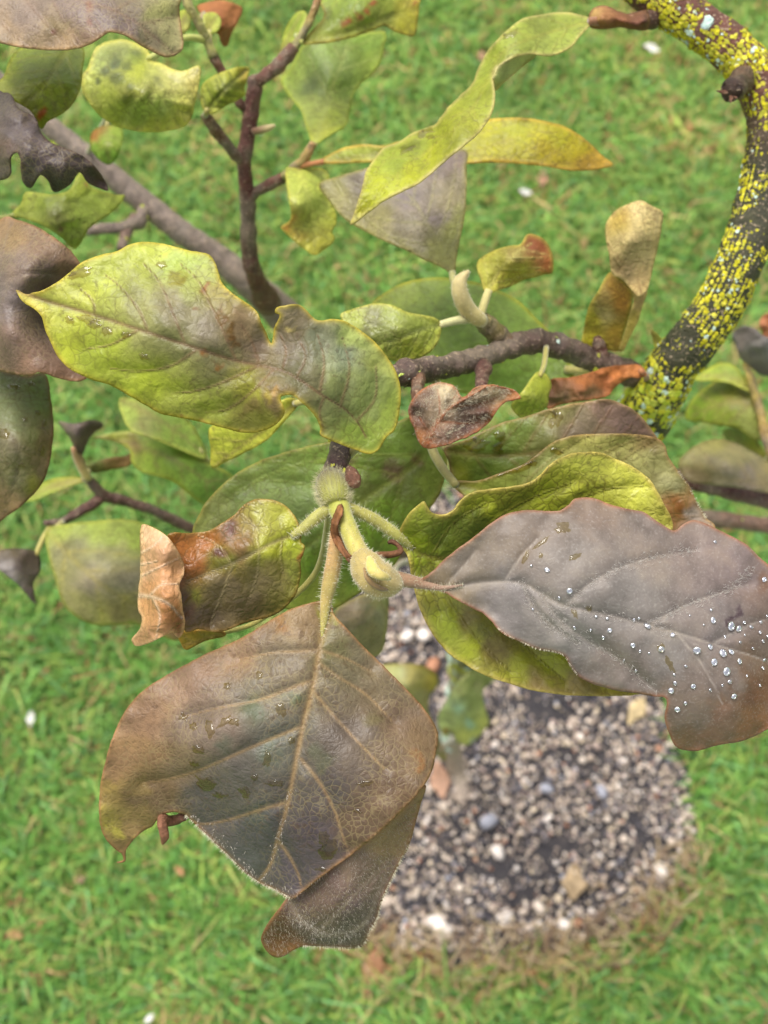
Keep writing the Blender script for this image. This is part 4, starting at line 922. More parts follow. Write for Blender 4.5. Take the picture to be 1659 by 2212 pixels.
# shrivelled brown leaf with silver hairs
I_ = leaf([(882, 881), (895, 856), (920, 836), (949, 826), (970, 829), (984, 836), (994, 854), (1004, 856), (1030, 836), (1054, 831), (1084, 836), (1110, 844), (1125, 858), (1110, 863), (1090, 869), (1074, 886), (1054, 916), (1024, 936), (980, 956), (944, 966), (920, 969), (904, 954), (894, 926), (884, 901)],
    [(882, 881, .331), (949, 826, .329), (998, 856, .325), (1054, 831, .327), (1125, 858, .329), (1054, 916, .331), (920, 969, .325), (960, 900, .322), (900, 920, .329), (1010, 900, .329)],
    [(900, 880, (76, 56, 50)), (930, 850, (84, 64, 56)), (950, 838, (184, 170, 140)), (965, 850, (178, 162, 130)), (980, 870, (150, 132, 104)), (940, 900, (142, 124, 100)), (910, 910, (104, 76, 64)), (1000, 880, (96, 78, 68)), (1040, 850, (144, 122, 98)), (1080, 850, (166, 146, 112)), (1100, 855, (140, 96, 56)), (1040, 890, (82, 58, 50)), (1000, 920, (80, 58, 52)), (960, 940, (110, 86, 72)), (1060, 900, (128, 80, 48)), (925, 955, (112, 76, 56)), (905, 950, (160, 104, 56))],
    mid=[(922, 962), (935, 930), (968, 886), (1005, 862), (1050, 836)], veins=[[(940, 925), (950, 880), (945, 840)], [(965, 888), (985, 850)], [(985, 878), (1040, 872), (1090, 850)], [(950, 910), (1010, 915), (1050, 905)], [(930, 940), (905, 900)]],
    mat='hairy', h=3.2, edge=(142, 84, 46), edge_w=5, vcol=(132, 74, 42), vamt=.85, vw=2.6, mw=6, quilt=.0022, sink=-.001, wave=.002, wave_len=45, crumple=.002, warp=14,
    label='shrivelled dark brown leaf with silvery hairs', petiole=[(924, 962, .325, 5), (905, 935, .332, 7), (898, 890, .336, 8), (900, 850, .340, 8)], pcol=(140, 92, 56))

def fuzz_on(info, n, ln, seed, box=None, lean=(0, 0, 0), col=(196, 184, 160)):
    V = info['V']; r = np.random.default_rng(seed)
    me = info['o'].data; Nn = np.array([v.normal for v in me.vertices])
    v2 = (CLOC - V); Nn = np.where((Nn * v2).sum(1)[:, None] < 0, -Nn, Nn) * .5 + np.array(lean)
    if box is not None:
        q = (V - CLOC) @ ROT; x = (q[:, 0] / -q[:, 2] / TX + 1) / 2 * PW; y = (1 - q[:, 1] / -q[:, 2] / TY) / 2 * PH
        k = inside(x, y, np.array(box, float)); V = V[k]; Nn = Nn[k]
    hairs(info['o'], V, Nn, n, ln, seed=seed, droop=.6, col=col, width=.00004)
fuzz_on(I_, 500, .0014, 31, lean=(.35, .2, 0))
FLAP = [(884, 1826), (852, 1890), (816, 1985), (780, 2046), (655, 2045), (606, 2068), (564, 2030), (622, 1940), (790, 1830), (900, 1730)]
fuzz_on(A, 2600, .0010, 32, FLAP, lean=(.2, -.4, 0), col=(168, 158, 144))
def fuzz_along(info, line, n, spread, ln, seed, lean=(0, 0, 0), col=(186, 178, 166)):
    """fine hairs lying along a vein or fold"""
    r = np.random.default_rng(seed); P = catmull(line, False, 4); V = []; Nn = []
    for k in range(n // 3):
        p = P[r.integers(0, len(P))] + r.normal(0, spread, 2); h_ = hit(info, p[0], p[1])
        if h_: V.append(np.array(h_[0])); Nn.append(np.array(h_[1]) * .4 + np.array(lean))
    if V: hairs(info['o'], np.array(V), np.array(Nn), n, ln, col=col, seed=seed, droop=.5, width=.00004)
for k_, ln_v in enumerate(([(925, 955), (945, 900), (960, 850), (955, 832)], [(950, 900), (975, 870), (985, 840)], [(970, 890), (1030, 865), (1090, 848)], [(1010, 868), (1060, 842), (1100, 846)], [(960, 935), (1010, 915), (1060, 895)], [(900, 900), (925, 860), (945, 835)])):
    fuzz_along(I_, ln_v, 260, 5, .0016, 60 + k_, (.3, .3, 0), col=(206, 196, 170))
fuzz_along(A, [(405, 1768), (480, 1830), (550, 1895), (620, 1925)], 420, 12, .0009, 33, (.2, -.4, 0))
fuzz_along(A, [(560, 1895), (585, 1860), (600, 1815), (630, 1700)], 200, 6, .0008, 36, (.2, -.4, 0))
fuzz_along(A, [(640, 1985), (690, 2012), (740, 2020), (790, 1995)], 500, 8, .0011, 37, (.3, -.2, 0))
for k_, ln_v in enumerate(([(1090, 1256), (1130, 1261), (1170, 1283), (1210, 1305), (1260, 1318), (1330, 1333), (1455, 1365)], [(1170, 1283), (1200, 1330), (1260, 1380), (1330, 1420), (1410, 1490)], [(1130, 1262), (1150, 1310), (1190, 1350), (1250, 1390)],
                           [(1225, 1305), (1270, 1265), (1330, 1232), (1400, 1208), (1500, 1190)], [(1400, 1350), (1480, 1310), (1560, 1280), (1620, 1230)])):
    fuzz_along(D, ln_v, 800, 7, .0010, 40 + k_, (.4, .15, 0), col=(190, 184, 176))

# large green leaf under the central shoot
leaf([(415, 1152), (430, 1112), (452, 1076), (500, 1030), (560, 996), (640, 970), (700, 956), (800, 938), (880, 902), (930, 905), (958, 945), (966, 1000), (948, 1070), (905, 1130), (845, 1230), (785, 1275), (730, 1312), (690, 1326), (640, 1322), (560, 1292), (470, 1232), (430, 1192)],
    [(415, 1152, .366), (560, 996, .364), (930, 910, .362), (960, 1000, .363), (700, 1130, .356), (690, 1326, .366), (845, 1230, .364), (470, 1232, .368)],
    [(450, 1110, (124, 130, 72)), (520, 1050, (114, 130, 62)), (620, 1010, (110, 128, 58)), (680, 1000, (112, 134, 62)), (560, 1100, (122, 136, 74)), (650, 1060, (128, 146, 82)), (800, 980, (108, 128, 54)), (850, 960, (112, 134, 56)), (930, 950, (120, 142, 66)), (800, 1060, (106, 114, 58)), (880, 1030, (102, 112, 56)), (930, 1040, (114, 126, 56)), (840, 1110, (116, 140, 54)), (780, 1180, (116, 146, 52)), (700, 1220, (112, 140, 52)), (680, 1280, (130, 140, 60)), (660, 1160, (110, 130, 64)), (820, 1230, (122, 148, 58))],
    mid=[(955, 930), (900, 1000), (829, 1050), (765, 1095), (725, 1128), (650, 1190), (560, 1230), (450, 1200)], nv=7, mat='fresh', h=6, edge=(140, 130, 62), vcol=(140, 150, 70), vamt=.55, vw=3.5, mw=7, quilt=.0008, warp=30, vbend=.3,
    label='large mid green leaf lying beneath the central shoot',
    petiole=[(950, 935, .362, 9), (945, 880, .363, 10), (942, 830, .362, 10), (940, 800, .360, 9)], pcol=(150, 140, 80), blotch=[(850, 1010, 25, (104, 86, 64)), (900, 990, 20, (108, 88, 60)), (760, 990, 22, (96, 92, 56))])

# upper middle: long twisting leaf
K = leaf([(1278, 47), (1274, 38), (1260, 34), (1230, 27), (1200, 27), (1165, 32), (1130, 40), (1095, 65), (1070, 90), (1050, 115), (1034, 145), (1020, 180), (995, 205), (970, 230), (950, 255), (937, 270), (895, 285), (860, 307), (830, 318), (806, 345), (790, 372), (780, 412), (766, 458), (757, 486),
          (800, 455), (829, 434), (870, 412), (905, 395), (940, 365), (975, 335), (1005, 312), (1030, 290), (1050, 265), (1064, 240), (1069, 210), (1067, 185), (1065, 170), (1070, 150), (1090, 135), (1115, 122), (1150, 116), (1185, 120), (1215, 112), (1240, 95), (1255, 75), (1272, 56)],
    [(1278, 47, .392), (1165, 32, .392), (1034, 145, .388), (937, 270, .378), (790, 372, .366), (757, 486, .362), (905, 395, .360), (1050, 265, .366), (1067, 180, .372), (1150, 116, .380), (1240, 95, .388), (1120, 80, .380), (980, 270, .366)],
    [(1220, 55, (132, 142, 62)), (1120, 75, (136, 146, 62)), (1060, 130, (136, 144, 58)), (1180, 90, (142, 152, 72)), (1020, 220, (136, 142, 52)), (950, 280, (138, 142, 48)), (900, 320, (130, 138, 52)), (850, 360, (132, 142, 54)), (800, 420, (156, 160, 40)), (770, 465, (168, 164, 50)), (1000, 280, (140, 142, 50)), (940, 350, (146, 148, 42)), (880, 390, (156, 158, 44))],
    mid=[(1276, 46), (1180, 72), (1090, 110), (1050, 180), (1010, 250), (930, 320), (850, 385), (760, 482)], nv=9, vang=38, mat='fresh', h=5, edge=(186, 172, 110), edge_w=4, vcol=(146, 138, 66), vamt=.4, vw=3, mw=4, quilt=.0006, wave=.0015, label='long twisting olive leaf held at the end of papery bud scale',
    patches=[dict(outline=[(1066, 172), (1074, 148), (1092, 133), (1118, 120), (1160, 117), (1135, 140), (1105, 165), (1085, 182), (1070, 197)], depth=[(1066, 172, .374), (1074, 148, .375), (1160, 117, .383), (1070, 197, .384), (1120, 150, .386)],
                  cols=[(1100, 140, (168, 174, 112)), (1080, 175, (160, 168, 104))], mid=None, edge=(188, 178, 120))],
    petiole=[(1272, 46, .391, 9), (1310, 45, .393, 10), (1370, 43, .40, 10)], pcol=(130, 90, 60))
for k, (x, y, a_, b_, rt) in enumerate([(915, 286, 22, 9, -.3), (880, 322, 20, 10, -.4), (930, 296, 9, 6, .2), (1100, 76, 20, 9, -.5)]):
    film(K, x, y, a_, b_, rt, 800 + k)

leaf([(1398, 22), (1384, 24), (1360, 30), (1336, 24), (1310, 12), (1288, 14), (1276, 24), (1270, 45), (1276, 60), (1300, 64), (1336, 60), (1366, 64), (1388, 66), (1400, 62), (1404, 42)],
    [(1400, 24, .402), (1360, 30, .399), (1290, 14, .398), (1276, 60, .398), (1340, 62, .399), (1402, 62, .402), (1300, 40, .386), (1350, 46, .388), (1395, 44, .392)],
    [(1290, 40, (176, 132, 84)), (1280, 22, (168, 140, 84)), (1310, 30, (150, 104, 66)), (1340, 45, (124, 78, 52)), (1370, 45, (104, 66, 50)), (1395, 45, (72, 50, 42)), (1320, 58, (116, 74, 52)), (1300, 55, (146, 100, 64))],
    mid=None, mat='dry', h=4, crumple=.0025, edge=(120, 82, 58), warp=14, name='bud_scale', label='papery red brown bud scale on the lichened limb')
# yellow leaf passing behind it
leaf([(690, 350), (715, 332), (745, 318), (785, 312), (830, 314), (880, 300), (950, 280), (1005, 265), (1060, 257), (1110, 254), (1160, 258), (1210, 270), (1250, 290), (1280, 315), (1300, 335), (1324, 355), (1295, 363), (1260, 368), (1220, 365), (1180, 358), (1130, 353), (1080, 350), (1010, 352), (920, 356), (820, 350), (740, 352)],
    [(690, 350, .448), (830, 314, .440), (1060, 257, .432), (1210, 270, .43), (1324, 355, .428), (1180, 358, .422), (1000, 352, .428), (820, 350, .44)],
    [(720, 340, (140, 150, 60)), (790, 325, (156, 164, 76)), (860, 325, (150, 158, 66)), (1050, 280, (160, 156, 42)), (1120, 270, (158, 158, 54)), (1200, 290, (164, 158, 46)), (1100, 320, (150, 144, 44)), (1200, 340, (162, 146, 46)), (1290, 350, (184, 150, 60)), (1250, 310, (166, 154, 44))],
    mid=[(690, 351), (800, 335), (950, 325), (1100, 345), (1200, 352), (1318, 355)], nv=8, vang=35, mat='fresh', h=6, edge=(194, 158, 74), edge_w=5, vcol=(140, 116, 66), vamt=.35, vw=3, mw=5, label='narrow yellow leaf pointing away behind the twisting leaf',
    petiole=[(700, 349, .448, 6), (672, 354, .452, 6), (650, 358, .456, 7), (636, 364, .459, 7)], pcol=(168, 110, 66))

# purple leaf and companions on the middle cluster
leaf([(690, 398), (740, 378), (800, 360), (860, 345), (930, 330), (1004, 324), (1008, 360), (1008, 420), (1004, 470), (993, 520), (986, 560), (979, 592), (960, 580), (930, 566), (880, 542), (830, 520), (790, 500), (750, 478), (715, 440)],
    [(690, 398, .425), (860, 345, .418), (1004, 324, .42), (979, 592, .392), (750, 478, .418), (900, 460, .404), (1004, 470, .406)],
    [(730, 410, (138, 132, 92)), (800, 390, (128, 118, 106)), (900, 350, (124, 112, 108)), (980, 350, (126, 112, 104)), (980, 420, (134, 124, 100)), (880, 430, (126, 114, 110)), (800, 470, (138, 130, 88)), (900, 500, (136, 126, 104)), (960, 540, (140, 138, 80)), (985, 500, (142, 142, 84)), (850, 520, (134, 126, 92)), (940, 470, (124, 112, 108))],
    mid=[(979, 590), (955, 540), (920, 480), (890, 430), (830, 380)], nv=5, mat='fresh', h=5.5, edge=(146, 138, 78), vcol=(150, 148, 88), vamt=.4, vw=3, mw=5, label='pale purple leaf with olive edges under the twisting leaf',
    petiole=[(977, 588, .392, 8), (982, 612, .390, 8), (1000, 645, .388, 9), (1030, 684, .385, 9)], pcol=(176, 170, 110))
clus, qv, qn, _ = tube('bud', [(1044, 694, .383, 14), (1028, 685, .380, 18), (1010, 668, .377, 19), (998, 646, .374, 19), (992, 622, .372, 18), (996, 604, .371, 14), (1008, 590, .370, 7), (1013, 585, .370, 3)], 'stem', tree, (186, 168, 104), (176, 160, 112), sides=14, seed=120, rough=.08)
clus['label'] = 'slender hooked pale bud beside the small half browned leaf'
hairs(clus, qv, qn, 500, .0009, seed=21)
leaf([(1030, 576), (1037, 558), (1068, 541), (1100, 530), (1124, 528), (1138, 506), (1160, 508), (1180, 521), (1194, 550), (1194, 588), (1175, 593), (1160, 598), (1135, 604), (1110, 616), (1080, 626), (1052, 632), (1040, 606)],
    [(1052, 632, .382), (1037, 558, .386), (1138, 506, .39), (1194, 588, .392), (1110, 616, .388), (1120, 560, .378)],
    [(1050, 590, (166, 164, 66)), (1080, 560, (156, 154, 62)), (1110, 545, (128, 116, 62)), (1090, 600, (164, 160, 60)), (1130, 585, (158, 154, 58)), (1140, 530, (124, 72, 48)), (1165, 530, (130, 70, 42)), (1180, 560, (150, 84, 46)), (1160, 560, (146, 96, 54)), (1150, 590, (162, 152, 62)), (1185, 580, (156, 86, 44))],
    mid=[(1052, 630), (1075, 590), (1110, 550), (1150, 525)], nv=4, mat='dry', h=5, edge=(170, 160, 70), vcol=(186, 178, 104), vamt=.5, vw=3, mw=5, crumple=.002, warp=16, label='small yellow leaf with curled rust brown tip',
    petiole=[(1056, 626, .382, 8), (1048, 650, .382, 9), (1040, 676, .382, 9), (1042, 692, .383, 8)], pcol=(178, 168, 108))
leaf([(735, 682), (760, 668), (810, 655), (850, 660), (880, 674), (910, 680), (942, 688), (954, 704), (946, 740), (926, 764), (890, 778), (850, 780), (800, 760), (760, 720)],
    [(735, 682, .365), (810, 655, .368), (952, 702, .372), (890, 778, .37), (800, 760, .366), (850, 715, .362)],
    [(760, 680, (152, 160, 80)), (800, 690, (118, 118, 78)), (850, 680, (140, 148, 78)), (900, 700, (132, 142, 62)), (930, 720, (148, 156, 66)), (880, 740, (138, 144, 58)), (840, 720, (122, 128, 70)), (890, 765, (156, 164, 64)), (830, 760, (140, 148, 66))],
    mid=[(952, 702), (900, 715), (850, 735), (800, 745)], nv=4, mat='quilted', h=5, edge=(172, 168, 80), vcol=(160, 166, 96), vamt=.5, vw=3, mw=5, quilt=.0012, label='small pale veined leaf on the middle cluster',
    petiole=[(948, 702, .372, 8), (980, 694, .376, 9), (1010, 689, .380, 10), (1036, 690, .383, 9)], pcol=(190, 184, 130))
leaf([(800, 662), (860, 616), (930, 600), (1000, 604), (1060, 620), (1120, 650), (1160, 690), (1195, 725), (1222, 770), (1240, 815), (1190, 856), (1100, 862), (1000, 850), (930, 818), (880, 764), (830, 712)],
    [(800, 662, .455), (930, 600, .46), (1120, 650, .455), (1240, 815, .445), (1000, 850, .45), (1030, 730, .44)],
    [(860, 640, (148, 162, 74)), (930, 620, (136, 154, 70)), (1000, 640, (128, 152, 72)), (1100, 660, (126, 150, 70)), (1160, 710, (130, 152, 70)), (1080, 720, (118, 142, 66)), (1000, 720, (122, 146, 68)), (1200, 790, (128, 152, 68)), (1100, 810, (116, 144, 62)), (1000, 820, (120, 146, 62)), (920, 740, (130, 152, 68))],
    mid=[(1225, 800), (1120, 760), (1000, 700), (900, 660), (810, 660)], nv=6, mat='fresh', h=7, edge=(172, 166, 62), vcol=(146, 166, 92), vamt=.4, vw=3, mw=5, label='broad plain green leaf behind the knobbly twig',
    petiole=[(1222, 798, .445, 9), (1260, 800, .440, 9), (1300, 795, .433, 9)], pcol=(160, 150, 84))

# tan leaf rolled into a scroll
leaf([(1309, 482), (1328, 456), (1358, 440), (1385, 433), (1405, 443), (1432, 460), (1428, 500), (1420, 542), (1412, 575), (1405, 602), (1396, 632), (1378, 640), (1362, 622), (1340, 602), (1321, 590), (1315, 550), (1308, 512)],
    [(1309, 482, .408), (1385, 433, .404), (1432, 460, .410), (1420, 542, .410), (1370, 520, .392), (1396, 632, .402), (1321, 590, .402)],
    [(1330, 470, (164, 142, 74)), (1380, 450, (194, 176, 122)), (1420, 470, (182, 164, 112)), (1350, 520, (176, 158, 106)), (1400, 540, (178, 160, 110)), (1340, 580, (142, 122, 84)), (1400, 600, (166, 144, 96))],
    mid=[(1335, 585), (1370, 520), (1405, 460)], nv=5, mat='dry', h=5, edge=(192, 170, 110), vcol=(140, 120, 76), vamt=.3, vw=2.5, mw=3.5, quilt=.0005, crumple=.001, warp=14, label='tan leaf rolled into a scroll, standing behind the limb',
    patches=[dict(outline=[(1316, 588), (1340, 602), (1362, 624), (1366, 650), (1356, 690), (1345, 730), (1338, 758), (1300, 755), (1258, 748), (1262, 705), (1272, 662), (1290, 632)], depth=[(1316, 588, .408), (1362, 624, .404), (1338, 758, .424), (1258, 748, .425), (1280, 650, .412), (1320, 680, .416)],
                  cols=[(1320, 620, (150, 118, 48)), (1340, 650, (154, 112, 46)), (1280, 690, (152, 146, 40)), (1270, 740, (164, 158, 40)), (1330, 720, (148, 122, 44)), (1300, 680, (160, 146, 96)), (1305, 640, (156, 134, 76))], mid=None, edge=(172, 158, 66)),
             dict(outline=[(1362, 622), (1380, 640), (1398, 630), (1390, 656), (1380, 690), (1364, 722), (1348, 756), (1336, 758), (1346, 728), (1358, 688), (1367, 650)], depth=[(1362, 622, .402), (1398, 630, .404), (1380, 690, .410), (1340, 757, .422), (1358, 688, .412)],
                  cols=[(1385, 650, (168, 146, 92)), (1370, 700, (172, 152, 74)), (1345, 750, (164, 148, 62))], mid=None, edge=(186, 166, 96))],
    petiole=[(1300, 750, .423, 10), (1302, 765, .4255, 9), (1306, 784, .429, 8)], pcol=(150, 130, 70))
# rusty crumpled leaf and small leaf at the fork
leaf([(1186, 824), (1230, 815), (1270, 806), (1310, 793), (1354, 788), (1380, 788), (1396, 803), (1392, 814), (1360, 817), (1330, 836), (1310, 856), (1260, 866), (1210, 874), (1180, 881)],
    [(1186, 824, .40), (1270, 806, .398), (1396, 803, .412), (1180, 881, .402), (1310, 856, .402), (1260, 838, .392)],
    [(1200, 830, (108, 74, 52)), (1260, 825, (150, 92, 50)), (1330, 805, (178, 108, 56)), (1380, 800, (178, 116, 66)), (1300, 830, (158, 94, 52)), (1220, 860, (120, 96, 72)), (1280, 850, (130, 98, 70))], mid=None, mat='dry', h=4, crumple=.006, edge=(150, 92, 48), warp=14, label='crumpled rust coloured dead leaf at the fork of the limb',
    petiole=[(1385, 802, .408, 7), (1395, 812, .425, 7), (1402, 826, .438, 7)], pcol=(150, 96, 56))
leaf([(1104, 880), (1120, 856), (1140, 830), (1160, 804), (1180, 808), (1192, 830), (1186, 852), (1180, 882), (1150, 894), (1128, 904)], [(1104, 880, .38), (1160, 804, .384), (1192, 830, .388), (1128, 904, .384), (1150, 855, .376)],
    [(1160, 820, (158, 166, 62)), (1130, 865, (164, 172, 74)), (1175, 840, (142, 150, 54)), (1140, 890, (152, 162, 60)), (1160, 870, (130, 138, 52))], mid=[(1165, 808), (1150, 850), (1125, 895)], nv=3, mat='quilted', h=5, edge=(176, 174, 80), vcol=(146, 150, 70), vamt=.4, label='small lime leaf beside the crumpled rust leaf',
    petiole=[(1166, 812, .384, 5), (1175, 790, .392, 6), (1180, 750, .402, 6)], pcol=(150, 140, 70))
leaf([(1406, 713), (1420, 722), (1436, 742), (1432, 762), (1418, 756), (1412, 736)], [(1406, 713, .44), (1436, 742, .445), (1418, 756, .445)], [(1420, 740, (176, 176, 80))], mid=[(1408, 716), (1428, 758)], nv=0, h=5, label='tiny yellow leaf peeping from behind the limb', petiole=[(1428, 756, .445, 5), (1450, 775, .447, 5)])

# ------------------------------------------------------------------ top left leaves
leaf([(385, -45), (388, 20), (392, 60), (397, 95), (390, 112), (366, 122), (345, 118), (310, 100), (275, 78), (250, 70), (232, 70), (212, 84), (190, 97), (150, 106), (100, 107), (50, 102), (0, 92), (-60, 75), (-110, 20), (-90, -50), (50, -110), (250, -100)],
    [(385, -45, .352), (390, 110, .345), (232, 70, .331), (100, 107, .338), (-110, 20, .345), (150, 20, .334), (100, -90, .35)],
    [(20, 80, (142, 118, 86)), (60, 40, (128, 108, 92)), (140, 90, (140, 114, 80)), (150, 30, (116, 98, 90)), (220, 40, (106, 90, 86)), (270, 60, (104, 88, 84)), (340, 90, (122, 108, 84)), (340, 30, (150, 146, 84)), (370, 80, (146, 140, 88)), (300, 20, (118, 104, 88)), (120, 60, (132, 112, 76)), (200, 80, (124, 98, 76))],
    mid=[(-100, -30), (50, -20), (180, 0), (280, 40), (375, 115)], nv=6, mat='brown', h=5, edge=(158, 122, 72), vcol=(120, 92, 72), vamt=.5, vw=4, mw=6, quilt=.0008, label='brown purple leaf with yellow mottling above the pale lime leaf',
    petiole=[(-98, -30, .345, 8), (-105, -32, .352, 9), (-102, -30, .36, 9)], blotch=[(190, 40, 12, (104, 62, 44)), (120, 70, 10, (112, 66, 44)), (180, 15, 9, (110, 70, 50))])
leaf([(0, 172), (22, 126), (52, 100), (120, 95), (178, 100), (179, 150), (170, 200), (140, 242), (104, 262), (88, 278), (70, 245), (45, 226), (0, 206), (-40, 200), (-60, 185)],
    [(-60, 185, .375), (52, 100, .378), (178, 100, .38), (88, 278, .37), (80, 180, .366)],
    [(20, 170, (128, 136, 50)), (60, 130, (118, 130, 48)), (130, 130, (112, 124, 48)), (150, 180, (114, 130, 44)), (100, 210, (130, 142, 48)), (110, 250, (122, 134, 40)), (40, 210, (134, 140, 58)), (0, 190, (150, 154, 70))],
    mid=[(150, 100), (125, 140), (90, 190), (50, 225)], nv=4, mat='fresh', h=5, edge=(150, 152, 62), vcol=(150, 148, 70), vamt=.45, label='olive green leaf with an orange hole in its tip', blotch=[(88, 246, 13, (150, 84, 40))],
    petiole=[(150, 105, .378, 7), (120, 60, .40, 7), (0, -10, .40, 8), (-108, 30, .41, 8)], pcol=(150, 140, 76))
leaf([(-20, 198), (8, 200), (22, 203), (40, 232), (75, 254), (90, 288), (115, 310), (155, 325), (190, 345), (215, 374), (233, 410), (210, 405), (190, 394), (172, 373), (150, 400), (118, 415), (103, 390), (88, 378), (80, 386), (67, 406), (50, 395), (44, 362), (44, 346), (36, 330), (22, 340), (22, 377), (0, 390), (-40, 380), (-80, 300)],
    [(-80, 300, .375), (8, 200, .365), (90, 288, .357), (233, 410, .366), (118, 415, .362), (0, 390, .366), (60, 320, .350), (150, 350, .355)],
    [(20, 230, (86, 74, 70)), (60, 270, (84, 72, 72)), (20, 290, (84, 74, 76)), (90, 330, (72, 60, 60)), (140, 350, (70, 60, 56)), (190, 375, (66, 56, 50)), (60, 370, (82, 72, 70)), (120, 390, (58, 50, 46)), (215, 395, (70, 52, 44)), (10, 300, (96, 74, 60))],
    mid=[(-70, 290), (0, 275), (80, 310), (160, 345), (225, 400)], nv=5, mat='brown', h=5, edge=(84, 66, 58), vcol=(92, 78, 70), vamt=.4, vw=3, mw=5, quilt=.0015, crumple=.0012, wave=.003, label='ragged blackish purple withered leaf with torn lower edge',
    petiole=[(-68, 292, .374, 8), (-95, 300, .39, 8), (-120, 320, .42, 8)], pcol=(90, 70, 60))
leaf([(20, 468), (45, 440), (55, 415), (90, 417), (115, 420), (150, 410), (165, 382), (175, 372), (188, 380), (193, 400), (215, 410), (250, 420), (270, 421), (260, 440), (240, 460), (210, 480), (192, 495), (172, 530), (160, 538), (145, 525), (115, 500), (75, 480), (45, 470)],
    [(20, 468, .43), (175, 372, .425), (270, 421, .43), (160, 538, .42), (120, 460, .41)],
    [(60, 450, (140, 148, 66)), (110, 440, (126, 138, 58)), (170, 400, (132, 142, 52)), (200, 430, (138, 152, 62)), (250, 425, (158, 170, 76)), (180, 480, (146, 160, 72)), (150, 510, (150, 162, 76)), (100, 480, (126, 132, 62)), (120, 460, (114, 116, 62))],
    mid=[(30, 466), (100, 455), (180, 430), (262, 422)], nv=4, mat='fresh', h=6, edge=(156, 160, 72), vcol=(146, 156, 82), vamt=.35, crumple=.002, blotch=[(188, 396, 8, (120, 72, 46)), (120, 495, 8, (110, 90, 56))], label='green leaf with ragged wavy edge below the blackish withered leaf',
    petiole=[(30, 466, .43, 6), (-20, 480, .42, 7), (-112, 520, .40, 8)], pcol=(140, 140, 70))
leaf([(0, 474), (38, 475), (80, 490), (122, 516), (157, 546), (178, 578), (205, 640), (215, 740), (200, 800), (176, 822), (130, 818), (86, 805), (60, 812), (0, 802), (-60, 780), (-100, 680), (-80, 560)],
    [(-100, 680, .365), (38, 475, .350), (178, 578, .345), (215, 740, .350), (176, 822, .342), (0, 802, .346), (60, 600, .334), (110, 680, .352), (20, 720, .334), (100, 780, .338)],
    [(30, 500, (122, 96, 62)), (90, 530, (112, 88, 68)), (150, 570, (110, 84, 60)), (30, 560, (118, 98, 84)), (90, 600, (96, 78, 66)), (20, 640, (108, 94, 88)), (100, 680, (84, 72, 60)), (30, 740, (120, 96, 82)), (80, 780, (122, 92, 72)), (150, 800, (104, 76, 56)), (150, 700, (92, 76, 66))],
    mid=[(-90, 660), (0, 610), (60, 590), (130, 600), (200, 650)], nv=5, mat='brown', h=5, edge=(142, 104, 66), vcol=(116, 98, 86), vamt=.45, vw=4, mw=6, quilt=.0008, label='curling brown purple leaf behind the tip of the torn leaf',
    petiole=[(-88, 660, .364, 8), (-100, 650, .375, 9), (-110, 640, .384, 9)], pcol=(130, 104, 70))
Q = leaf([(-40, 795), (20, 806), (60, 812), (98, 808), (110, 860), (116, 920), (110, 985), (94, 1040), (60, 1080), (20, 1112), (-20, 1130), (-70, 1080), (-90, 960)],
    [(-90, 960, .375), (60, 812, .372), (116, 920, .372), (0, 1120, .378), (30, 950, .358)],
    [(20, 830, (104, 112, 72)), (80, 850, (100, 114, 60)), (30, 900, (112, 118, 82)), (80, 930, (118, 118, 76)), (20, 970, (122, 114, 88)), (90, 1000, (110, 96, 70)), (40, 1040, (126, 120, 88)), (70, 1050, (136, 132, 56)), (10, 1090, (134, 112, 82)), (100, 940, (104, 88, 62))],
    mid=[(-80, 820), (-10, 900), (40, 980), (10, 1110)], nv=4, mat='fresh', h=5.5, edge=(124, 86, 62), vcol=(104, 92, 76), vamt=.35, label='dull green leaf with reddish rim and scattered wet beads',
    petiole=[(-78, 822, .372, 8), (-90, 830, .376, 9), (-100, 850, .377, 9)])
for k, (x, y, a_, b_) in enumerate([(10, 938, 16, 12), (82, 890, 8, 6), (55, 905, 7, 6), (30, 835, 14, 8), (70, 830, 10, 7), (90, 975, 8, 12), (45, 1005, 8, 6), (95, 915, 7, 10)]):
    film(Q, x, y, a_, b_, .3, 820 + k)
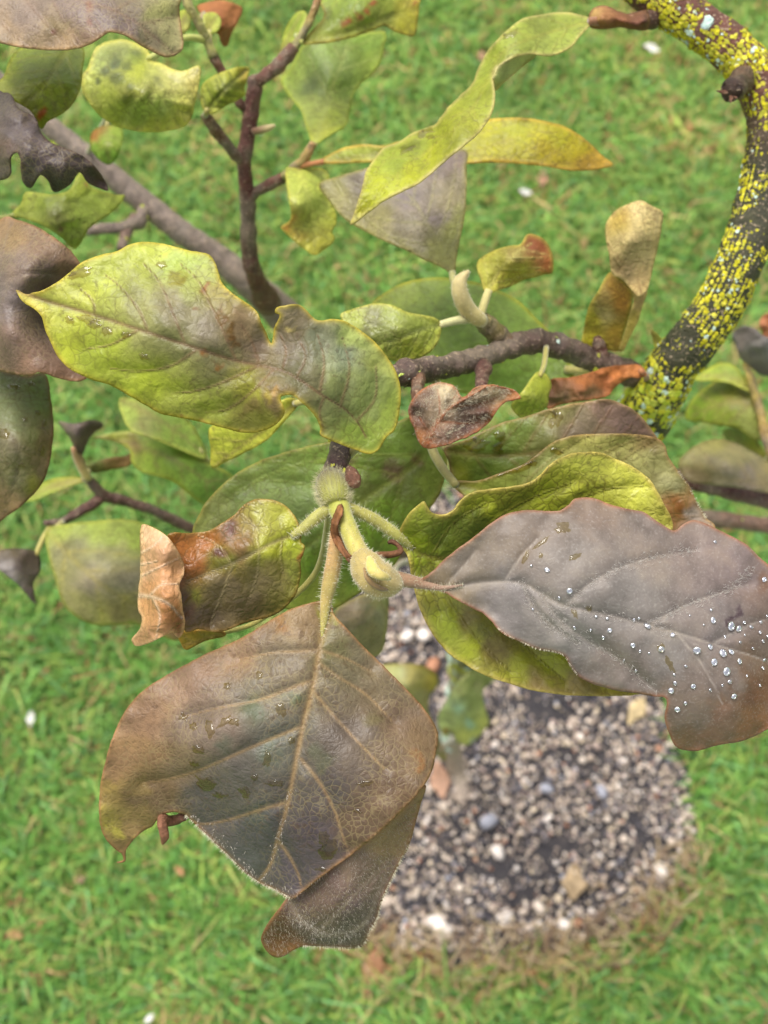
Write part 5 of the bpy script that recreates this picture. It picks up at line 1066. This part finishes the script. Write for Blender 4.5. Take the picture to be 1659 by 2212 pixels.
leaf([(177, 165), (190, 145), (200, 115), (215, 97), (240, 88), (270, 85), (300, 95), (322, 112), (326, 130), (350, 137), (375, 150), (400, 152), (425, 142), (434, 150), (430, 185), (422, 220), (415, 250), (400, 272), (370, 282), (330, 286), (285, 282), (250, 272), (215, 250), (190, 220), (177, 195)],
    [(177, 180, .412), (270, 85, .418), (322, 125, .414), (434, 150, .408), (415, 250, .412), (330, 286, .41), (250, 272, .414), (300, 190, .396)],
    [(195, 180, (178, 184, 92)), (220, 130, (140, 150, 84)), (270, 110, (126, 132, 76)), (300, 120, (130, 140, 64)), (250, 150, (130, 134, 64)), (230, 200, (160, 166, 72)), (290, 160, (160, 164, 66)), (330, 180, (150, 150, 82)), (380, 180, (176, 172, 104)), (420, 180, (178, 168, 96)), (350, 230, (164, 178, 92)), (300, 240, (164, 176, 88)), (240, 250, (180, 184, 88)), (330, 275, (192, 188, 86)), (390, 260, (190, 186, 90)), (270, 200, (138, 140, 66))],
    mid=[(318, 130), (335, 180), (360, 225), (385, 270)], nv=4, mat='quilted', h=4.5, edge=(198, 190, 96), edge_w=8, vcol=(176, 178, 98), vamt=.5, quilt=.0022, warp=20, blotch=[(255, 130, 16, (84, 92, 56)), (235, 150, 12, (92, 100, 60)), (280, 140, 14, (98, 104, 52)), (255, 165, 12, (100, 106, 50)), (215, 175, 10, (104, 112, 60)), (275, 185, 10, (112, 118, 54)), (345, 178, 12, (112, 112, 72)), (300, 112, 12, (104, 112, 60)), (265, 215, 9, (126, 130, 62)), (320, 150, 9, (120, 124, 60))], label='pale lime cupped leaf with dimpled dark patches',
    petiole=[(320, 128, .413, 6), (360, 105, .424, 7), (400, 82, .430, 7), (444, 85, .438, 8)], pcol=(168, 170, 86))
leaf([(435, 186), (450, 170), (480, 155), (515, 145), (538, 146), (537, 162), (530, 186), (530, 205), (515, 216), (490, 228), (460, 245), (440, 238), (434, 215)],
    [(435, 200, .44), (530, 150, .442), (515, 216, .44), (460, 245, .438), (485, 195, .43)],
    [(460, 180, (160, 166, 76)), (500, 160, (156, 158, 62)), (530, 165, (166, 140, 66)), (490, 190, (118, 126, 50)), (470, 220, (152, 160, 62)), (515, 205, (158, 162, 64)), (445, 215, (158, 164, 84))],
    mid=[(445, 240), (480, 198), (532, 150)], nv=6, vang=65, mat='quilted', h=4.5, edge=(176, 172, 78), vcol=(78, 84, 34), vamt=.8, vw=5, quilt=.003, sink=.001, label='small puckered yellow green leaf against the upright twig',
    petiole=[(447, 238, .437, 6), (443, 250, .444, 7)], pcol=(150, 140, 76))
leaf([(195, 295), (205, 280), (230, 270), (262, 276), (266, 300), (260, 325), (250, 345), (235, 356), (215, 346), (196, 322)], [(195, 295, .49), (262, 276, .49), (235, 356, .485), (230, 310, .48)],
    [(205, 288, (140, 92, 48)), (235, 290, (126, 146, 56)), (245, 330, (112, 142, 56)), (215, 325, (110, 140, 52))], mid=[(230, 272), (236, 352)], nv=3, h=6, vamt=.3, label='small green leaf with brown corner under the lime cupped leaf', petiole=[(230, 275, .49, 5), (240, 240, .51, 6), (190, 330, .585, 6)], pcol=(140, 130, 70))
leaf([(383, 30), (398, 20), (410, 32), (412, 52), (404, 66), (388, 68), (382, 50)], [(383, 30, .435), (412, 52, .435), (388, 68, .43)], [(395, 40, (170, 176, 74)), (395, 60, (150, 150, 80))], mid=[(384, 66), (405, 26)], nv=2, h=5, label='small lime leaf beside the yellow green shoot', petiole=[(388, 66, .431, 4), (400, 78, .434, 5), (420, 84, .436, 6), (445, 90, .438, 6)], pcol=(166, 168, 84))
leaf([(425, 15), (445, 5), (470, 0), (500, 5), (524, 18), (515, 45), (500, 75), (490, 100), (478, 95), (472, 75), (455, 65), (440, 40)], [(425, 15, .47), (524, 18, .475), (485, 98, .465), (475, 40, .455)],
    [(450, 20, (148, 92, 52)), (500, 25, (156, 98, 58)), (485, 70, (150, 108, 72)), (470, 40, (130, 78, 46))], mid=None, mat='dry', h=5, crumple=.005, edge=(170, 110, 66), label='crumpled orange brown dead leaf beside the yellow green shoot', petiole=[(440, 30, .458, 6), (430, 45, .44, 6), (428, 52, .434, 5)], pcol=(150, 120, 70))
leaf([(440, 32), (452, 26), (470, 30), (478, 45), (474, 62), (462, 72), (446, 66), (440, 50)], [(440, 32, .442), (478, 45, .444), (462, 72, .44)], [(450, 40, (182, 186, 88)), (465, 55, (168, 176, 84))], mid=[(446, 66), (468, 34)], nv=3, h=5, label='pale little leaf in front of the orange dead leaf', petiole=[(452, 66, .441, 5), (452, 92, .44, 6), (458, 112, .441, 6)], pcol=(170, 160, 90))
leaf([(606, 170), (625, 150), (640, 122), (655, 98), (700, 84), (750, 76), (829, 68), (830, 100), (822, 135), (800, 166), (776, 185), (762, 212), (756, 240), (750, 268), (725, 285), (700, 300), (680, 313), (670, 300), (660, 270), (650, 240), (630, 214), (614, 194)],
    [(606, 170, .50), (829, 68, .50), (762, 212, .488), (680, 313, .452), (720, 170, .482), (655, 98, .49)],
    [(630, 170, (134, 150, 70)), (700, 110, (122, 142, 68)), (790, 90, (120, 144, 62)), (810, 130, (142, 160, 72)), (680, 190, (126, 140, 80)), (740, 180, (118, 138, 64)), (660, 230, (148, 158, 82)), (720, 260, (138, 148, 66)), (690, 290, (158, 160, 72)), (735, 130, (124, 140, 78))],
    mid=[(680, 312), (695, 260), (715, 195), (740, 130), (755, 80)], nv=5, mat='fresh', h=6, edge=(160, 168, 74), vcol=(158, 164, 96), vamt=.5, vw=3.5, mw=6, label='broad soft green leaf rising above the middle fork', petiole=[(681, 308, .452, 6), (676, 318, .452, 6)], pcol=(168, 160, 88))
leaf([(695, -30), (905, -40), (906, 10), (903, 45), (896, 76), (872, 74), (850, 66), (828, 56), (790, 72), (740, 86), (690, 93), (650, 92), (680, 60), (700, 30)],
    [(695, -30, .455), (905, -40, .46), (896, 76, .452), (650, 92, .442), (790, 72, .446), (780, 20, .44)],
    [(720, 20, (126, 142, 58)), (780, 10, (120, 138, 54)), (850, 10, (124, 136, 52)), (740, 70, (134, 144, 62)), (830, 40, (116, 124, 56)), (880, 50, (150, 146, 52)), (890, 20, (156, 144, 58)), (680, 85, (148, 156, 66))],
    mid=[(650, 91), (740, 72), (830, 40), (905, 20)], nv=5, mat='fresh', h=5.5, edge=(158, 140, 60), vcol=(150, 150, 72), vamt=.4, quilt=.001, blotch=[(745, 38, 10, (132, 72, 40)), (770, 33, 10, (126, 66, 36)), (795, 20, 11, (140, 80, 44)), (815, 8, 10, (132, 74, 40)), (898, 15, 8, (130, 80, 44))], label='green leaf with rusty streak crossing the top of the twigs',
    petiole=[(655, 90, .442, 6), (646, 90, .442, 6)], pcol=(160, 160, 80))
leaf([(605, 112), (612, 75), (625, 45), (645, 25), (662, 28), (655, 55), (640, 82), (620, 108)], [(605, 112, .47), (645, 25, .47), (640, 82, .462)], [(620, 80, (142, 158, 64)), (645, 45, (132, 150, 60))], mid=[(608, 110), (650, 30)], nv=3, h=6, edge=(168, 172, 78), label='slim green leaf left of the soft green leaf', petiole=[(640, 76, .463, 5), (648, 84, .446, 6)], pcol=(160, 160, 80))
leaf([(617, 366), (640, 362), (672, 362), (700, 366), (712, 386), (692, 402), (712, 430), (726, 462), (727, 482), (718, 500), (722, 520), (690, 548), (674, 549), (642, 526), (614, 502), (607, 490), (628, 470), (622, 420)],
    [(640, 362, .456), (712, 386, .458), (726, 470, .458), (680, 549, .45), (610, 492, .448), (645, 440, .440), (690, 450, .452)],
    [(630, 390, (168, 176, 84)), (640, 440, (176, 182, 92)), (690, 385, (156, 166, 78)), (680, 440, (158, 168, 80)), (710, 480, (172, 176, 76)), (680, 530, (184, 180, 78)), (620, 490, (168, 104, 52)), (640, 510, (176, 156, 74)), (660, 480, (162, 166, 80))],
    mid=[(645, 366), (665, 420), (678, 480), (680, 540)], nv=4, mat='quilted', h=5, edge=(190, 184, 82), vcol=(172, 172, 96), vamt=.4, blotch=[(622, 478, 10, (160, 96, 48)), (612, 492, 9, (176, 108, 58))], label='pale yellow leaf with rolled edge dangling from the middle fork',
    petiole=[(648, 370, .456, 6), (640, 362, .458, 7)], pcol=(168, 150, 84))

# ------------------------------------------------------------------ blurred leaves behind, left and right
leaf([(453, 924), (500, 905), (560, 890), (620, 860), (645, 868), (636, 885), (608, 918), (576, 950), (530, 978), (490, 996), (458, 1011), (455, 970)], [(453, 924, .375), (645, 868, .37), (458, 1011, .38), (550, 930, .366)],
    [(480, 950, (176, 180, 72)), (540, 940, (168, 172, 66)), (600, 905, (156, 160, 60)), (470, 990, (172, 170, 70))], mid=[(640, 870), (560, 935), (462, 1008)], nv=4, h=6, edge=(188, 180, 78), label='bright yellow leaf tip showing under the torn leaf', petiole=[(636, 872, .37, 7), (700, 860, .36, 8), (790, 858, .338, 8)], pcol=(160, 150, 80))
leaf([(258, 860), (300, 862), (345, 868), (385, 890), (425, 930), (445, 988), (400, 975), (340, 950), (285, 930), (264, 896)], [(258, 860, .50), (385, 890, .50), (445, 988, .49), (330, 910, .485)], [(280, 880, (166, 180, 92)), (340, 890, (140, 164, 78)), (400, 930, (138, 160, 74)), (300, 905, (150, 150, 92))], mid=[(262, 864), (350, 910), (440, 980)], nv=4, h=8, edge=(176, 182, 88), label='pale green blurred leaf, upper of a pair behind the torn leaf', petiole=[(430, 972, .49, 7), (480, 1040, .51, 8), (520, 1120, .56, 8), (540, 1195, .595, 8)])
leaf([(205, 945), (250, 934), (300, 929), (350, 928), (385, 945), (420, 985), (470, 1008), (505, 1030), (500, 1060), (470, 1100), (430, 1085), (370, 1040), (310, 1022), (284, 1000), (280, 972), (250, 955)], [(205, 945, .515), (350, 928, .51), (505, 1030, .50), (470, 1100, .505), (284, 1000, .51), (370, 985, .49)],
    [(240, 943, (150, 154, 70)), (320, 950, (142, 164, 70)), (380, 980, (130, 158, 66)), (320, 1005, (138, 158, 66)), (440, 1030, (122, 152, 68)), (470, 1070, (120, 150, 70)), (285, 965, (126, 112, 60))], mid=[(210, 945), (320, 970), (420, 1020), (490, 1080)], nv=4, h=8, edge=(172, 176, 80), label='green blurred leaf, lower of a pair behind the torn leaf', petiole=[(478, 1076, .503, 7), (500, 1110, .53, 8), (520, 1185, .59, 8)], wave=.003)
leaf([(125, 910), (160, 915), (200, 907), (224, 918), (195, 945), (178, 985), (166, 980), (150, 945)], [(125, 910, .51), (224, 918, .51), (172, 985, .512), (170, 930, .495)], [(150, 920, (104, 88, 82)), (200, 920, (84, 70, 62)), (172, 960, (84, 68, 62))], mid=None, mat='brown', h=7, crumple=.004, label='small dark purple dead leaf on a far twig', petiole=[(172, 978, .511, 5), (182, 1010, .516, 6), (188, 1032, .52, 6)], pcol=(150, 130, 80))
leaf([(185, 1010), (230, 990), (270, 985), (295, 975), (280, 1005), (240, 1015), (200, 1022)], [(185, 1010, .525), (295, 975, .52), (240, 1015, .525)], [(210, 1008, (104, 108, 56)), (270, 990, (132, 104, 60))], mid=None, mat='fresh', h=7, crumple=.003, label='narrow brownish leaf beside the small purple dead leaf', petiole=[(190, 1014, .524, 5), (192, 1036, .522, 6)], pcol=(150, 140, 76))
leaf([(40, 1080), (80, 1050), (120, 1032), (165, 1030), (185, 1036), (150, 1050), (110, 1066), (70, 1082)], [(40, 1080, .53), (120, 1032, .53), (185, 1036, .522), (110, 1060, .525)], [(80, 1062, (140, 152, 66)), (150, 1038, (150, 152, 66))], mid=[(184, 1036), (120, 1048), (50, 1078)], nv=3, h=7, label='slim green leaf tip below the beaded green leaf', petiole=[(180, 1036, .522, 5), (190, 1036, .522, 6)])
leaf([(100, 1145), (150, 1131), (200, 1125), (260, 1121), (306, 1129), (350, 1150), (400, 1200), (430, 1280), (420, 1350), (380, 1385), (330, 1362), (290, 1348), (250, 1352), (200, 1350), (150, 1322), (130, 1290), (118, 1250), (104, 1200)],
    [(100, 1145, .51), (306, 1129, .515), (430, 1280, .51), (200, 1350, .505), (240, 1230, .49), (380, 1385, .52)],
    [(130, 1150, (140, 150, 70)), (200, 1140, (146, 158, 74)), (280, 1150, (142, 156, 76)), (150, 1200, (126, 122, 82)), (230, 1200, (140, 136, 96)), (200, 1250, (138, 128, 104)), (280, 1250, (134, 126, 102)), (180, 1310, (148, 142, 92)), (260, 1330, (138, 126, 82)), (230, 1345, (160, 156, 88)), (360, 1300, (136, 122, 92)), (380, 1370, (150, 118, 84))],
    mid=[(104, 1150), (160, 1210), (230, 1270), (330, 1320), (410, 1345)], nv=4, h=8, edge=(160, 164, 82), vcol=(160, 148, 70), vamt=.4, label='broad grey green blurred leaf behind the papery orange tip', petiole=[(108, 1152, .51, 7), (120, 1142, .513, 7), (135, 1128, .52, 7)], pcol=(160, 150, 90))
leaf([(-10, 1192), (10, 1186), (40, 1184), (82, 1194), (88, 1230), (72, 1262), (77, 1304), (40, 1264), (14, 1242), (-10, 1226), (-40, 1205)], [(-40, 1205, .50), (82, 1194, .51), (77, 1304, .505), (30, 1220, .495)], [(20, 1200, (86, 74, 56)), (50, 1230, (84, 72, 70)), (30, 1240, (128, 120, 116)), (72, 1280, (112, 94, 88)), (70, 1210, (86, 70, 62))], mid=None, mat='brown', h=7, crumple=.003, label='dark purple pointed leaf near the far twig end', petiole=[(78, 1200, .51, 6), (90, 1170, .512, 6), (110, 1134, .518, 6)], pcol=(160, 150, 80))
leaf([(385, 1368), (420, 1362), (470, 1362), (486, 1374), (440, 1386), (404, 1404), (392, 1392)], [(385, 1368, .33), (486, 1374, .33), (404, 1404, .335)], [(410, 1385, (158, 132, 60)), (450, 1375, (160, 140, 66))], mid=[(480, 1370), (395, 1395)], nv=2, h=5, edge=(170, 130, 60), label='tan leaf edge showing below the papery orange tip', petiole=[(470, 1370, .33, 5), (560, 1340, .34, 6), (680, 1240, .335, 7), (712, 1100, .309, 7)], pcol=(150, 140, 70))
leaf([(720, 1326), (750, 1300), (790, 1282), (836, 1272), (838, 1330), (832, 1385), (824, 1410), (800, 1420), (770, 1400), (735, 1365)], [(720, 1326, .43), (836, 1272, .44), (824, 1410, .45), (780, 1340, .425)], [(760, 1310, (136, 118, 92)), (800, 1310, (130, 122, 92)), (830, 1300, (124, 132, 74)), (800, 1380, (136, 118, 88)), (820, 1340, (146, 136, 104))], mid=[(832, 1276), (790, 1330), (740, 1360)], nv=3, mat='brown', h=6, edge=(154, 140, 76), label='blurred tan leaf between the hairy stalk and the gravel', petiole=[(830, 1278, .44, 7), (860, 1220, .55, 7), (900, 1212, .735, 8)], pcol=(140, 120, 80))
leaf([(826, 1440), (870, 1434), (915, 1438), (942, 1455), (948, 1480), (930, 1500), (925, 1530), (935, 1560), (950, 1600), (965, 1640), (940, 1630), (900, 1560), (850, 1490)], [(826, 1440, .80), (942, 1455, .82), (950, 1600, .88), (880, 1480, .79)], [(850, 1450, (170, 172, 118)), (900, 1460, (168, 158, 98)), (930, 1475, (178, 160, 78)), (915, 1510, (164, 156, 112)), (940, 1590, (166, 156, 126))], mid=[(955, 1625), (905, 1530), (840, 1445)], nv=3, h=7, edge=(150, 134, 60), label='low olive leaf hanging just above the gravel', petiole=[(952, 1618, .88, 6), (975, 1600, 1.0, 6), (976, 1590, 1.13, 6)], pcol=(130, 116, 84), wave=.006)
leaf([(945, 1555), (960, 1520), (990, 1475), (1020, 1445), (1060, 1440), (1072, 1465), (1045, 1490), (1048, 1530), (1056, 1560), (1040, 1585), (1015, 1608), (990, 1605), (975, 1580), (958, 1590)], [(945, 1555, .93), (1060, 1440, .90), (1056, 1560, .93), (1000, 1606, .96), (1000, 1520, .88)], [(970, 1540, (182, 190, 130)), (1000, 1490, (150, 156, 96)), (1040, 1460, (146, 152, 92)), (1010, 1550, (168, 178, 116)), (1045, 1560, (206, 204, 120)), (1000, 1590, (204, 204, 122)), (985, 1530, (184, 200, 164)), (1020, 1520, (154, 162, 102))], mid=None, mat='fresh', h=5, crumple=.012, warp=18, blotch=[(985, 1530, 10, (176, 200, 176)), (1010, 1560, 10, (170, 196, 170)), (1020, 1595, 8, (196, 206, 180)), (960, 1575, 9, (150, 112, 50))], label='curled mottled green leaf low on the trunk', petiole=[(1000, 1500, .885, 8), (1003, 1460, .93, 8), (1005, 1450, .96, 8)], pcol=(130, 120, 70))
# right edge
leaf([(1465, 1002), (1488, 972), (1530, 950), (1580, 953), (1620, 972), (1660, 998), (1700, 1040), (1690, 1066), (1640, 1062), (1590, 1054), (1530, 1048), (1485, 1038)], [(1465, 1002, .53), (1580, 953, .535), (1700, 1040, .54), (1530, 1048, .525), (1570, 1000, .515)], [(1490, 1000, (134, 128, 70)), (1540, 970, (142, 134, 68)), (1600, 985, (138, 128, 84)), (1560, 1020, (136, 124, 98)), (1620, 1030, (132, 116, 104)), (1660, 1020, (144, 128, 72)), (1500, 1030, (126, 110, 72))], mid=[(1695, 1050), (1600, 1040), (1480, 1015)], nv=4, h=8, mat='brown', label='dull tan and purple blurred leaf over the dark red twig', petiole=[(1690, 1052, .54, 6), (1710, 1085, .544, 7)], pcol=(150, 130, 80))
leaf([(1480, 905), (1490, 870), (1520, 838), (1560, 818), (1600, 830), (1630, 860), (1640, 900), (1646, 950), (1620, 945), (1590, 925), (1555, 920), (1515, 912)], [(1480, 905, .60), (1560, 818, .59), (1646, 950, .575), (1570, 880, .575)], [(1500, 890, (116, 140, 48)), (1550, 850, (126, 136, 56)), (1600, 860, (128, 128, 60)), (1620, 920, (146, 152, 84)), (1570, 900, (134, 146, 58))], mid=[(1640, 875), (1570, 870), (1490, 900)], nv=4, h=8, edge=(158, 160, 70), label='green blurred leaf, lower one right of the limb', petiole=[(1636, 876, .572, 6), (1641, 885, .570, 6)], pcol=(170, 160, 70))
leaf([(1500, 820), (1530, 795), (1560, 783), (1590, 792), (1612, 820), (1632, 846), (1610, 842), (1575, 826), (1540, 822)], [(1500, 820, .585), (1560, 783, .585), (1632, 846, .57), (1570, 815, .575)], [(1530, 805, (142, 158, 66)), (1580, 800, (146, 162, 78)), (1610, 830, (158, 168, 74))], mid=[(1630, 845), (1580, 815), (1510, 812)], nv=3, h=8, edge=(176, 178, 76), label='yellow green blurred leaf, upper one right of the limb', petiole=[(1628, 843, .57, 6), (1636, 862, .570, 7)], pcol=(178, 170, 80))
leaf([(1560, 930), (1590, 925), (1625, 945), (1650, 975), (1662, 1000), (1640, 995), (1605, 975), (1575, 955)], [(1560, 930, .60), (1662, 1000, .575), (1605, 975, .59)], [(1590, 945, (150, 162, 92)), (1640, 985, (156, 158, 70))], mid=[(1660, 995), (1570, 935)], nv=2, h=8, label='pale green leaf tip above the tan and purple leaf', petiole=[(1656, 990, .575, 5), (1668, 985, .563, 6)], pcol=(160, 150, 70))
leaf([(1582, 722), (1600, 706), (1625, 708), (1650, 726), (1690, 740), (1690, 800), (1650, 812), (1625, 796), (1600, 775), (1588, 745)], [(1582, 722, .565), (1690, 760, .56), (1625, 796, .57), (1640, 750, .55)], [(1600, 730, (110, 98, 96)), (1640, 750, (118, 112, 108)), (1650, 790, (112, 104, 96)), (1670, 770, (120, 116, 114))], mid=None, mat='hairy', h=7, crumple=.006, label='shrivelled grey leaf beside the limb', petiole=[(1620, 785, .569, 5), (1612, 790, .57, 5)], pcol=(140, 110, 80))
leaf([(1640, 700), (1652, 680), (1700, 670), (1720, 720), (1680, 740), (1650, 735), (1646, 715)], [(1640, 700, .57), (1720, 720, .57), (1650, 735, .575)], [(1660, 700, (170, 112, 78)), (1690, 710, (158, 98, 62))], mid=None, mat='dry', h=7, crumple=.006, label='orange brown dead leaf above the shrivelled grey one', petiole=[(1660, 730, .575, 5), (1640, 775, .572, 5), (1615, 790, .57, 5)], pcol=(150, 110, 70))

# ------------------------------------------------------------------ water on the near leaves
for (x, y, r_) in [(1577, 1352, 11), (1594, 1358, 9), (1539, 1340, 8), (1535, 1318, 5), (1397, 1353, 9), (1230, 1276, 7), (1208, 1291, 4), (1182, 1231, 6), (1148, 1222, 4), (1317, 1361, 6), (1303, 1376, 5), (1367, 1393, 7), (1382, 1406, 4), (1428, 1402, 8), (1452, 1372, 6),
                   (1505, 1404, 9), (1533, 1398, 7), (1560, 1412, 10), (1578, 1409, 8), (1542, 1430, 8), (1596, 1429, 7), (1568, 1450, 10), (1481, 1439, 4), (1606, 1344, 5), (1622, 1355, 5), (1642, 1344, 5), (1640, 1366, 5), (1598, 1387, 4), (1649, 1425, 7), (1646, 1443, 5), (1647, 1385, 4), (1450, 1491, 8), (1458, 1475, 5), (1463, 1531, 8), (1480, 1518, 5), (1584, 1503, 8), (1497, 1482, 6), (1533, 1490, 4),
                   (1456, 1457, 4), (1374, 1448, 4), (1311, 1336, 5), (1287, 1332, 5), (1276, 1360, 4), (1369, 1337, 5), (1380, 1335, 4), (1241, 1355, 5), (1151, 1316, 4), (1544, 1171, 4), (1650, 1252, 7), (1657, 1375, 5), (1655, 1330, 4), (1520, 1350, 3), (1490, 1330, 3), (1608, 1372, 3), (1348, 1426, 3), (1402, 1411, 3), (1565, 1375, 4), (1575, 1472, 5), (1625, 1400, 4), (1612, 1460, 4), (1640, 1480, 4), (1560, 1480, 3)]:
    drop(D, x, y, r_)
for k, (x, y, a, b, rt) in enumerate([(1215, 1142, 17, 14, .3), (1170, 1172, 24, 6, -.7), (1135, 1205, 20, 5, -1.2), (1240, 1203, 16, 7, -.5), (1241, 1325, 6, 15, -.5), (1427, 1400, 8, 10, .2), (1447, 1434, 7, 20, -.5), (1272, 1314, 8, 6, .2), (1168, 1200, 5, 8, .3)]):
    film(D, x, y, a, b, rt, 200 + k)
for k, (x, y, a, b, rt) in enumerate([(562, 1459, 9, 9, 0), (490, 1482, 9, 9, 0), (418, 1570, 10, 9, 0), (452, 1572, 10, 22, -.2), (485, 1560, 20, 8, -.6), (505, 1558, 14, 9, .5), (430, 1620, 15, 9, .2), (607, 1532, 12, 18, .1), (577, 1640, 9, 22, .1), (442, 1690, 26, 16, .3), (475, 1718, 18, 9, .2), (597, 1690, 22, 9, .1), (530, 1712, 14, 12, .6), (790, 1692, 20, 8, -.1), (700, 1815, 15, 20, .5), (712, 1838, 20, 26, .1), (695, 1878, 13, 6, 0), (772, 1752, 12, 6, .3), (420, 1650, 12, 8, .1), (550, 1680, 9, 7, .2), (395, 1548, 12, 9, .4), (630, 1600, 8, 9, 0)]):
    film(A, x, y, a, b, rt, 300 + k)
for k, (x, y, a, b, rt) in enumerate([(190, 690, 26, 10, .1), (205, 702, 16, 10, .1), (232, 715, 12, 14, .5), (310, 770, 14, 7, .4), (175, 590, 30, 12, -.3), (350, 572, 12, 9, .2), (270, 724, 12, 8, 0), (150, 690, 14, 9, .2)]):
    film(B, x, y, a, b, rt, 400 + k)
for k, (x, y, a, b, rt) in enumerate([(1120, 1012, 40, 8, -.35), (1200, 975, 16, 8, .2), (1150, 1000, 12, 10, 0)]):
    film(G, x, y, a, b, rt, 500 + k)
for k, (x, y, a, b, rt) in enumerate([(1080, 940, 18, 12, .3), (1030, 960, 24, 18, .2), (1075, 970, 14, 12, 0), (1200, 905, 16, 22, .1)]):
    film(Hh, x, y, a, b, rt, 600 + k)

# ------------------------------------------------------------------ litter on the lawn and gravel
def litter(name, x, y, rpx, col, label, cat, group, seed, z=.024, asp=.5):
    """thin curled scrap, pointed at both ends, lying on the ground"""
    r = np.random.default_rng(seed); c, d = ground(x, y, z); R = rpx * mpp(d); a0 = r.random() * 6.28; V = []; F = []; C = []
    nu, nv_ = 10, 5; ca, sa = math.cos(a0), math.sin(a0); curl = .3 + .5 * r.random(); base = lin(col)
    for i in range(nu + 1):
        s = i / nu * 2 - 1; wd = asp * (1 - abs(s) ** 1.25) * (.8 + .4 * r.random()) + .03
        for j in range(nv_):
            t = j / (nv_ - 1) * 2 - 1
            lx, ly = s * R, t * wd * R
            lz = R * (curl * .35 * t * t * wd + .12 * math.sin(s * 4 + seed) + .10 * (r.random() - .5))
            V.append(c + np.array([lx * ca - ly * sa, lx * sa + ly * ca, lz])); C.append(base * (.75 + .5 * r.random()) * (.8 if j == 2 else 1))
    for i in range(nu):
        for j in range(nv_ - 1):
            q = i * nv_ + j; F.append((q, q + nv_, q + nv_ + 1, q + 1))
    o = link_mesh(name, V, F, M['petal'], None, C, origin=c)
    m = o.modifiers.new('thickness', 'SOLIDIFY'); m.thickness = .0006
    tag(o, label, cat, group); return o
for i, (x, y, r_, lb) in enumerate([(66, 1552, 18, 'white petal on the lawn below the dark purple pointed leaf'), (1408, 104, 18, 'cream petal on the lawn just under the papery bud scale'), (322, 2200, 13, 'tiny white petal on open lawn far from the gravel'), (1135, 415, 14, 'white petal on the lawn below the narrow yellow leaf'), (560, 282, 10, 'tiny pale petal on the lawn beside the upright red twig')]):
    litter('fallen_petal', x, y, r_, (226, 222, 214), lb, 'petal', 'white petals on the lawn', 700 + i)
for i, (x, y, r_, c, lb) in enumerate([(1172, 386, 24, (170, 128, 100), 'pinkish brown leaf scrap in the grass beside a white petal'), (388, 1882, 15, (170, 128, 86), 'tan leaf scrap in the grass beside the twisted over tip leaf'), (30, 2020, 20, (160, 126, 82), 'largest straw brown leaf scrap on the open lawn'), (1040, 120, 16, (164, 130, 96), 'tan leaf scrap in the grass under the long twisting leaf'), (175, 1900, 13, (146, 122, 92), 'dull grey brown leaf scrap on the open lawn')]):
    litter('dead_leaf_scrap', x, y, r_, c, lb, 'leaf', 'brown scraps on the lawn', 720 + i)
litter('fallen_leaf', 950, 1685, 42, (176, 138, 112), 'pinkish brown fallen leaf at the foot of the trunk', 'leaf', None, 740, .018)
litter('fallen_leaf', 805, 2095, 52, (150, 108, 76), 'rust brown fallen leaf in the withered grass beside gravel', 'leaf', None, 741, .022, .4)
litter('fallen_leaf', 1240, 1905, 40, (170, 146, 112), 'straw coloured fallen leaf lying on the gravel', 'leaf', None, 742, .018, .6)
litter('fallen_leaf', 1375, 1535, 36, (196, 174, 130), 'pale cream fallen leaf on the gravel beside the grey purple leaf', 'leaf', None, 743, .018, .5)
rq = np.random.default_rng(77)
SV = []; SF = []; SC = []
for k in range(1000):                       # straw and withered blades along the lower rim of the bed
    t = rq.integers(0, len(BED)); p = BED[t] + rq.normal(0, .016, 2)
    if p[1] > BEDC[1] - .15 + .05 * rq.random(): continue
    an = rq.random() * 6.28; ln_ = .012 + .028 * rq.random(); wq = .0005 + .0006 * rq.random(); dx, dy = math.cos(an), math.sin(an)
    z0 = .014 + .012 * rq.random(); q = len(SV)
    for s_, zz in ((-1, 0), (0, .004 * rq.random()), (1, .002)):
        for e in (-1, 1):
            SV.append((p[0] + dx * ln_ * .5 * s_ - dy * wq * e, p[1] + dy * ln_ * .5 * s_ + dx * wq * e, z0 + zz))
    SF += [(q, q + 1, q + 3, q + 2), (q + 2, q + 3, q + 5, q + 4)]
    SC += [lin([(160, 140, 108), (136, 112, 86), (178, 160, 126), (112, 90, 72)][rq.integers(0, 4)])] * 6
o = link_mesh('withered_grass', SV, SF, M['grass'], None, SC)
tag(o, 'withered straw coloured grass along the lower rim of the gravel bed', 'grass', kind='stuff')
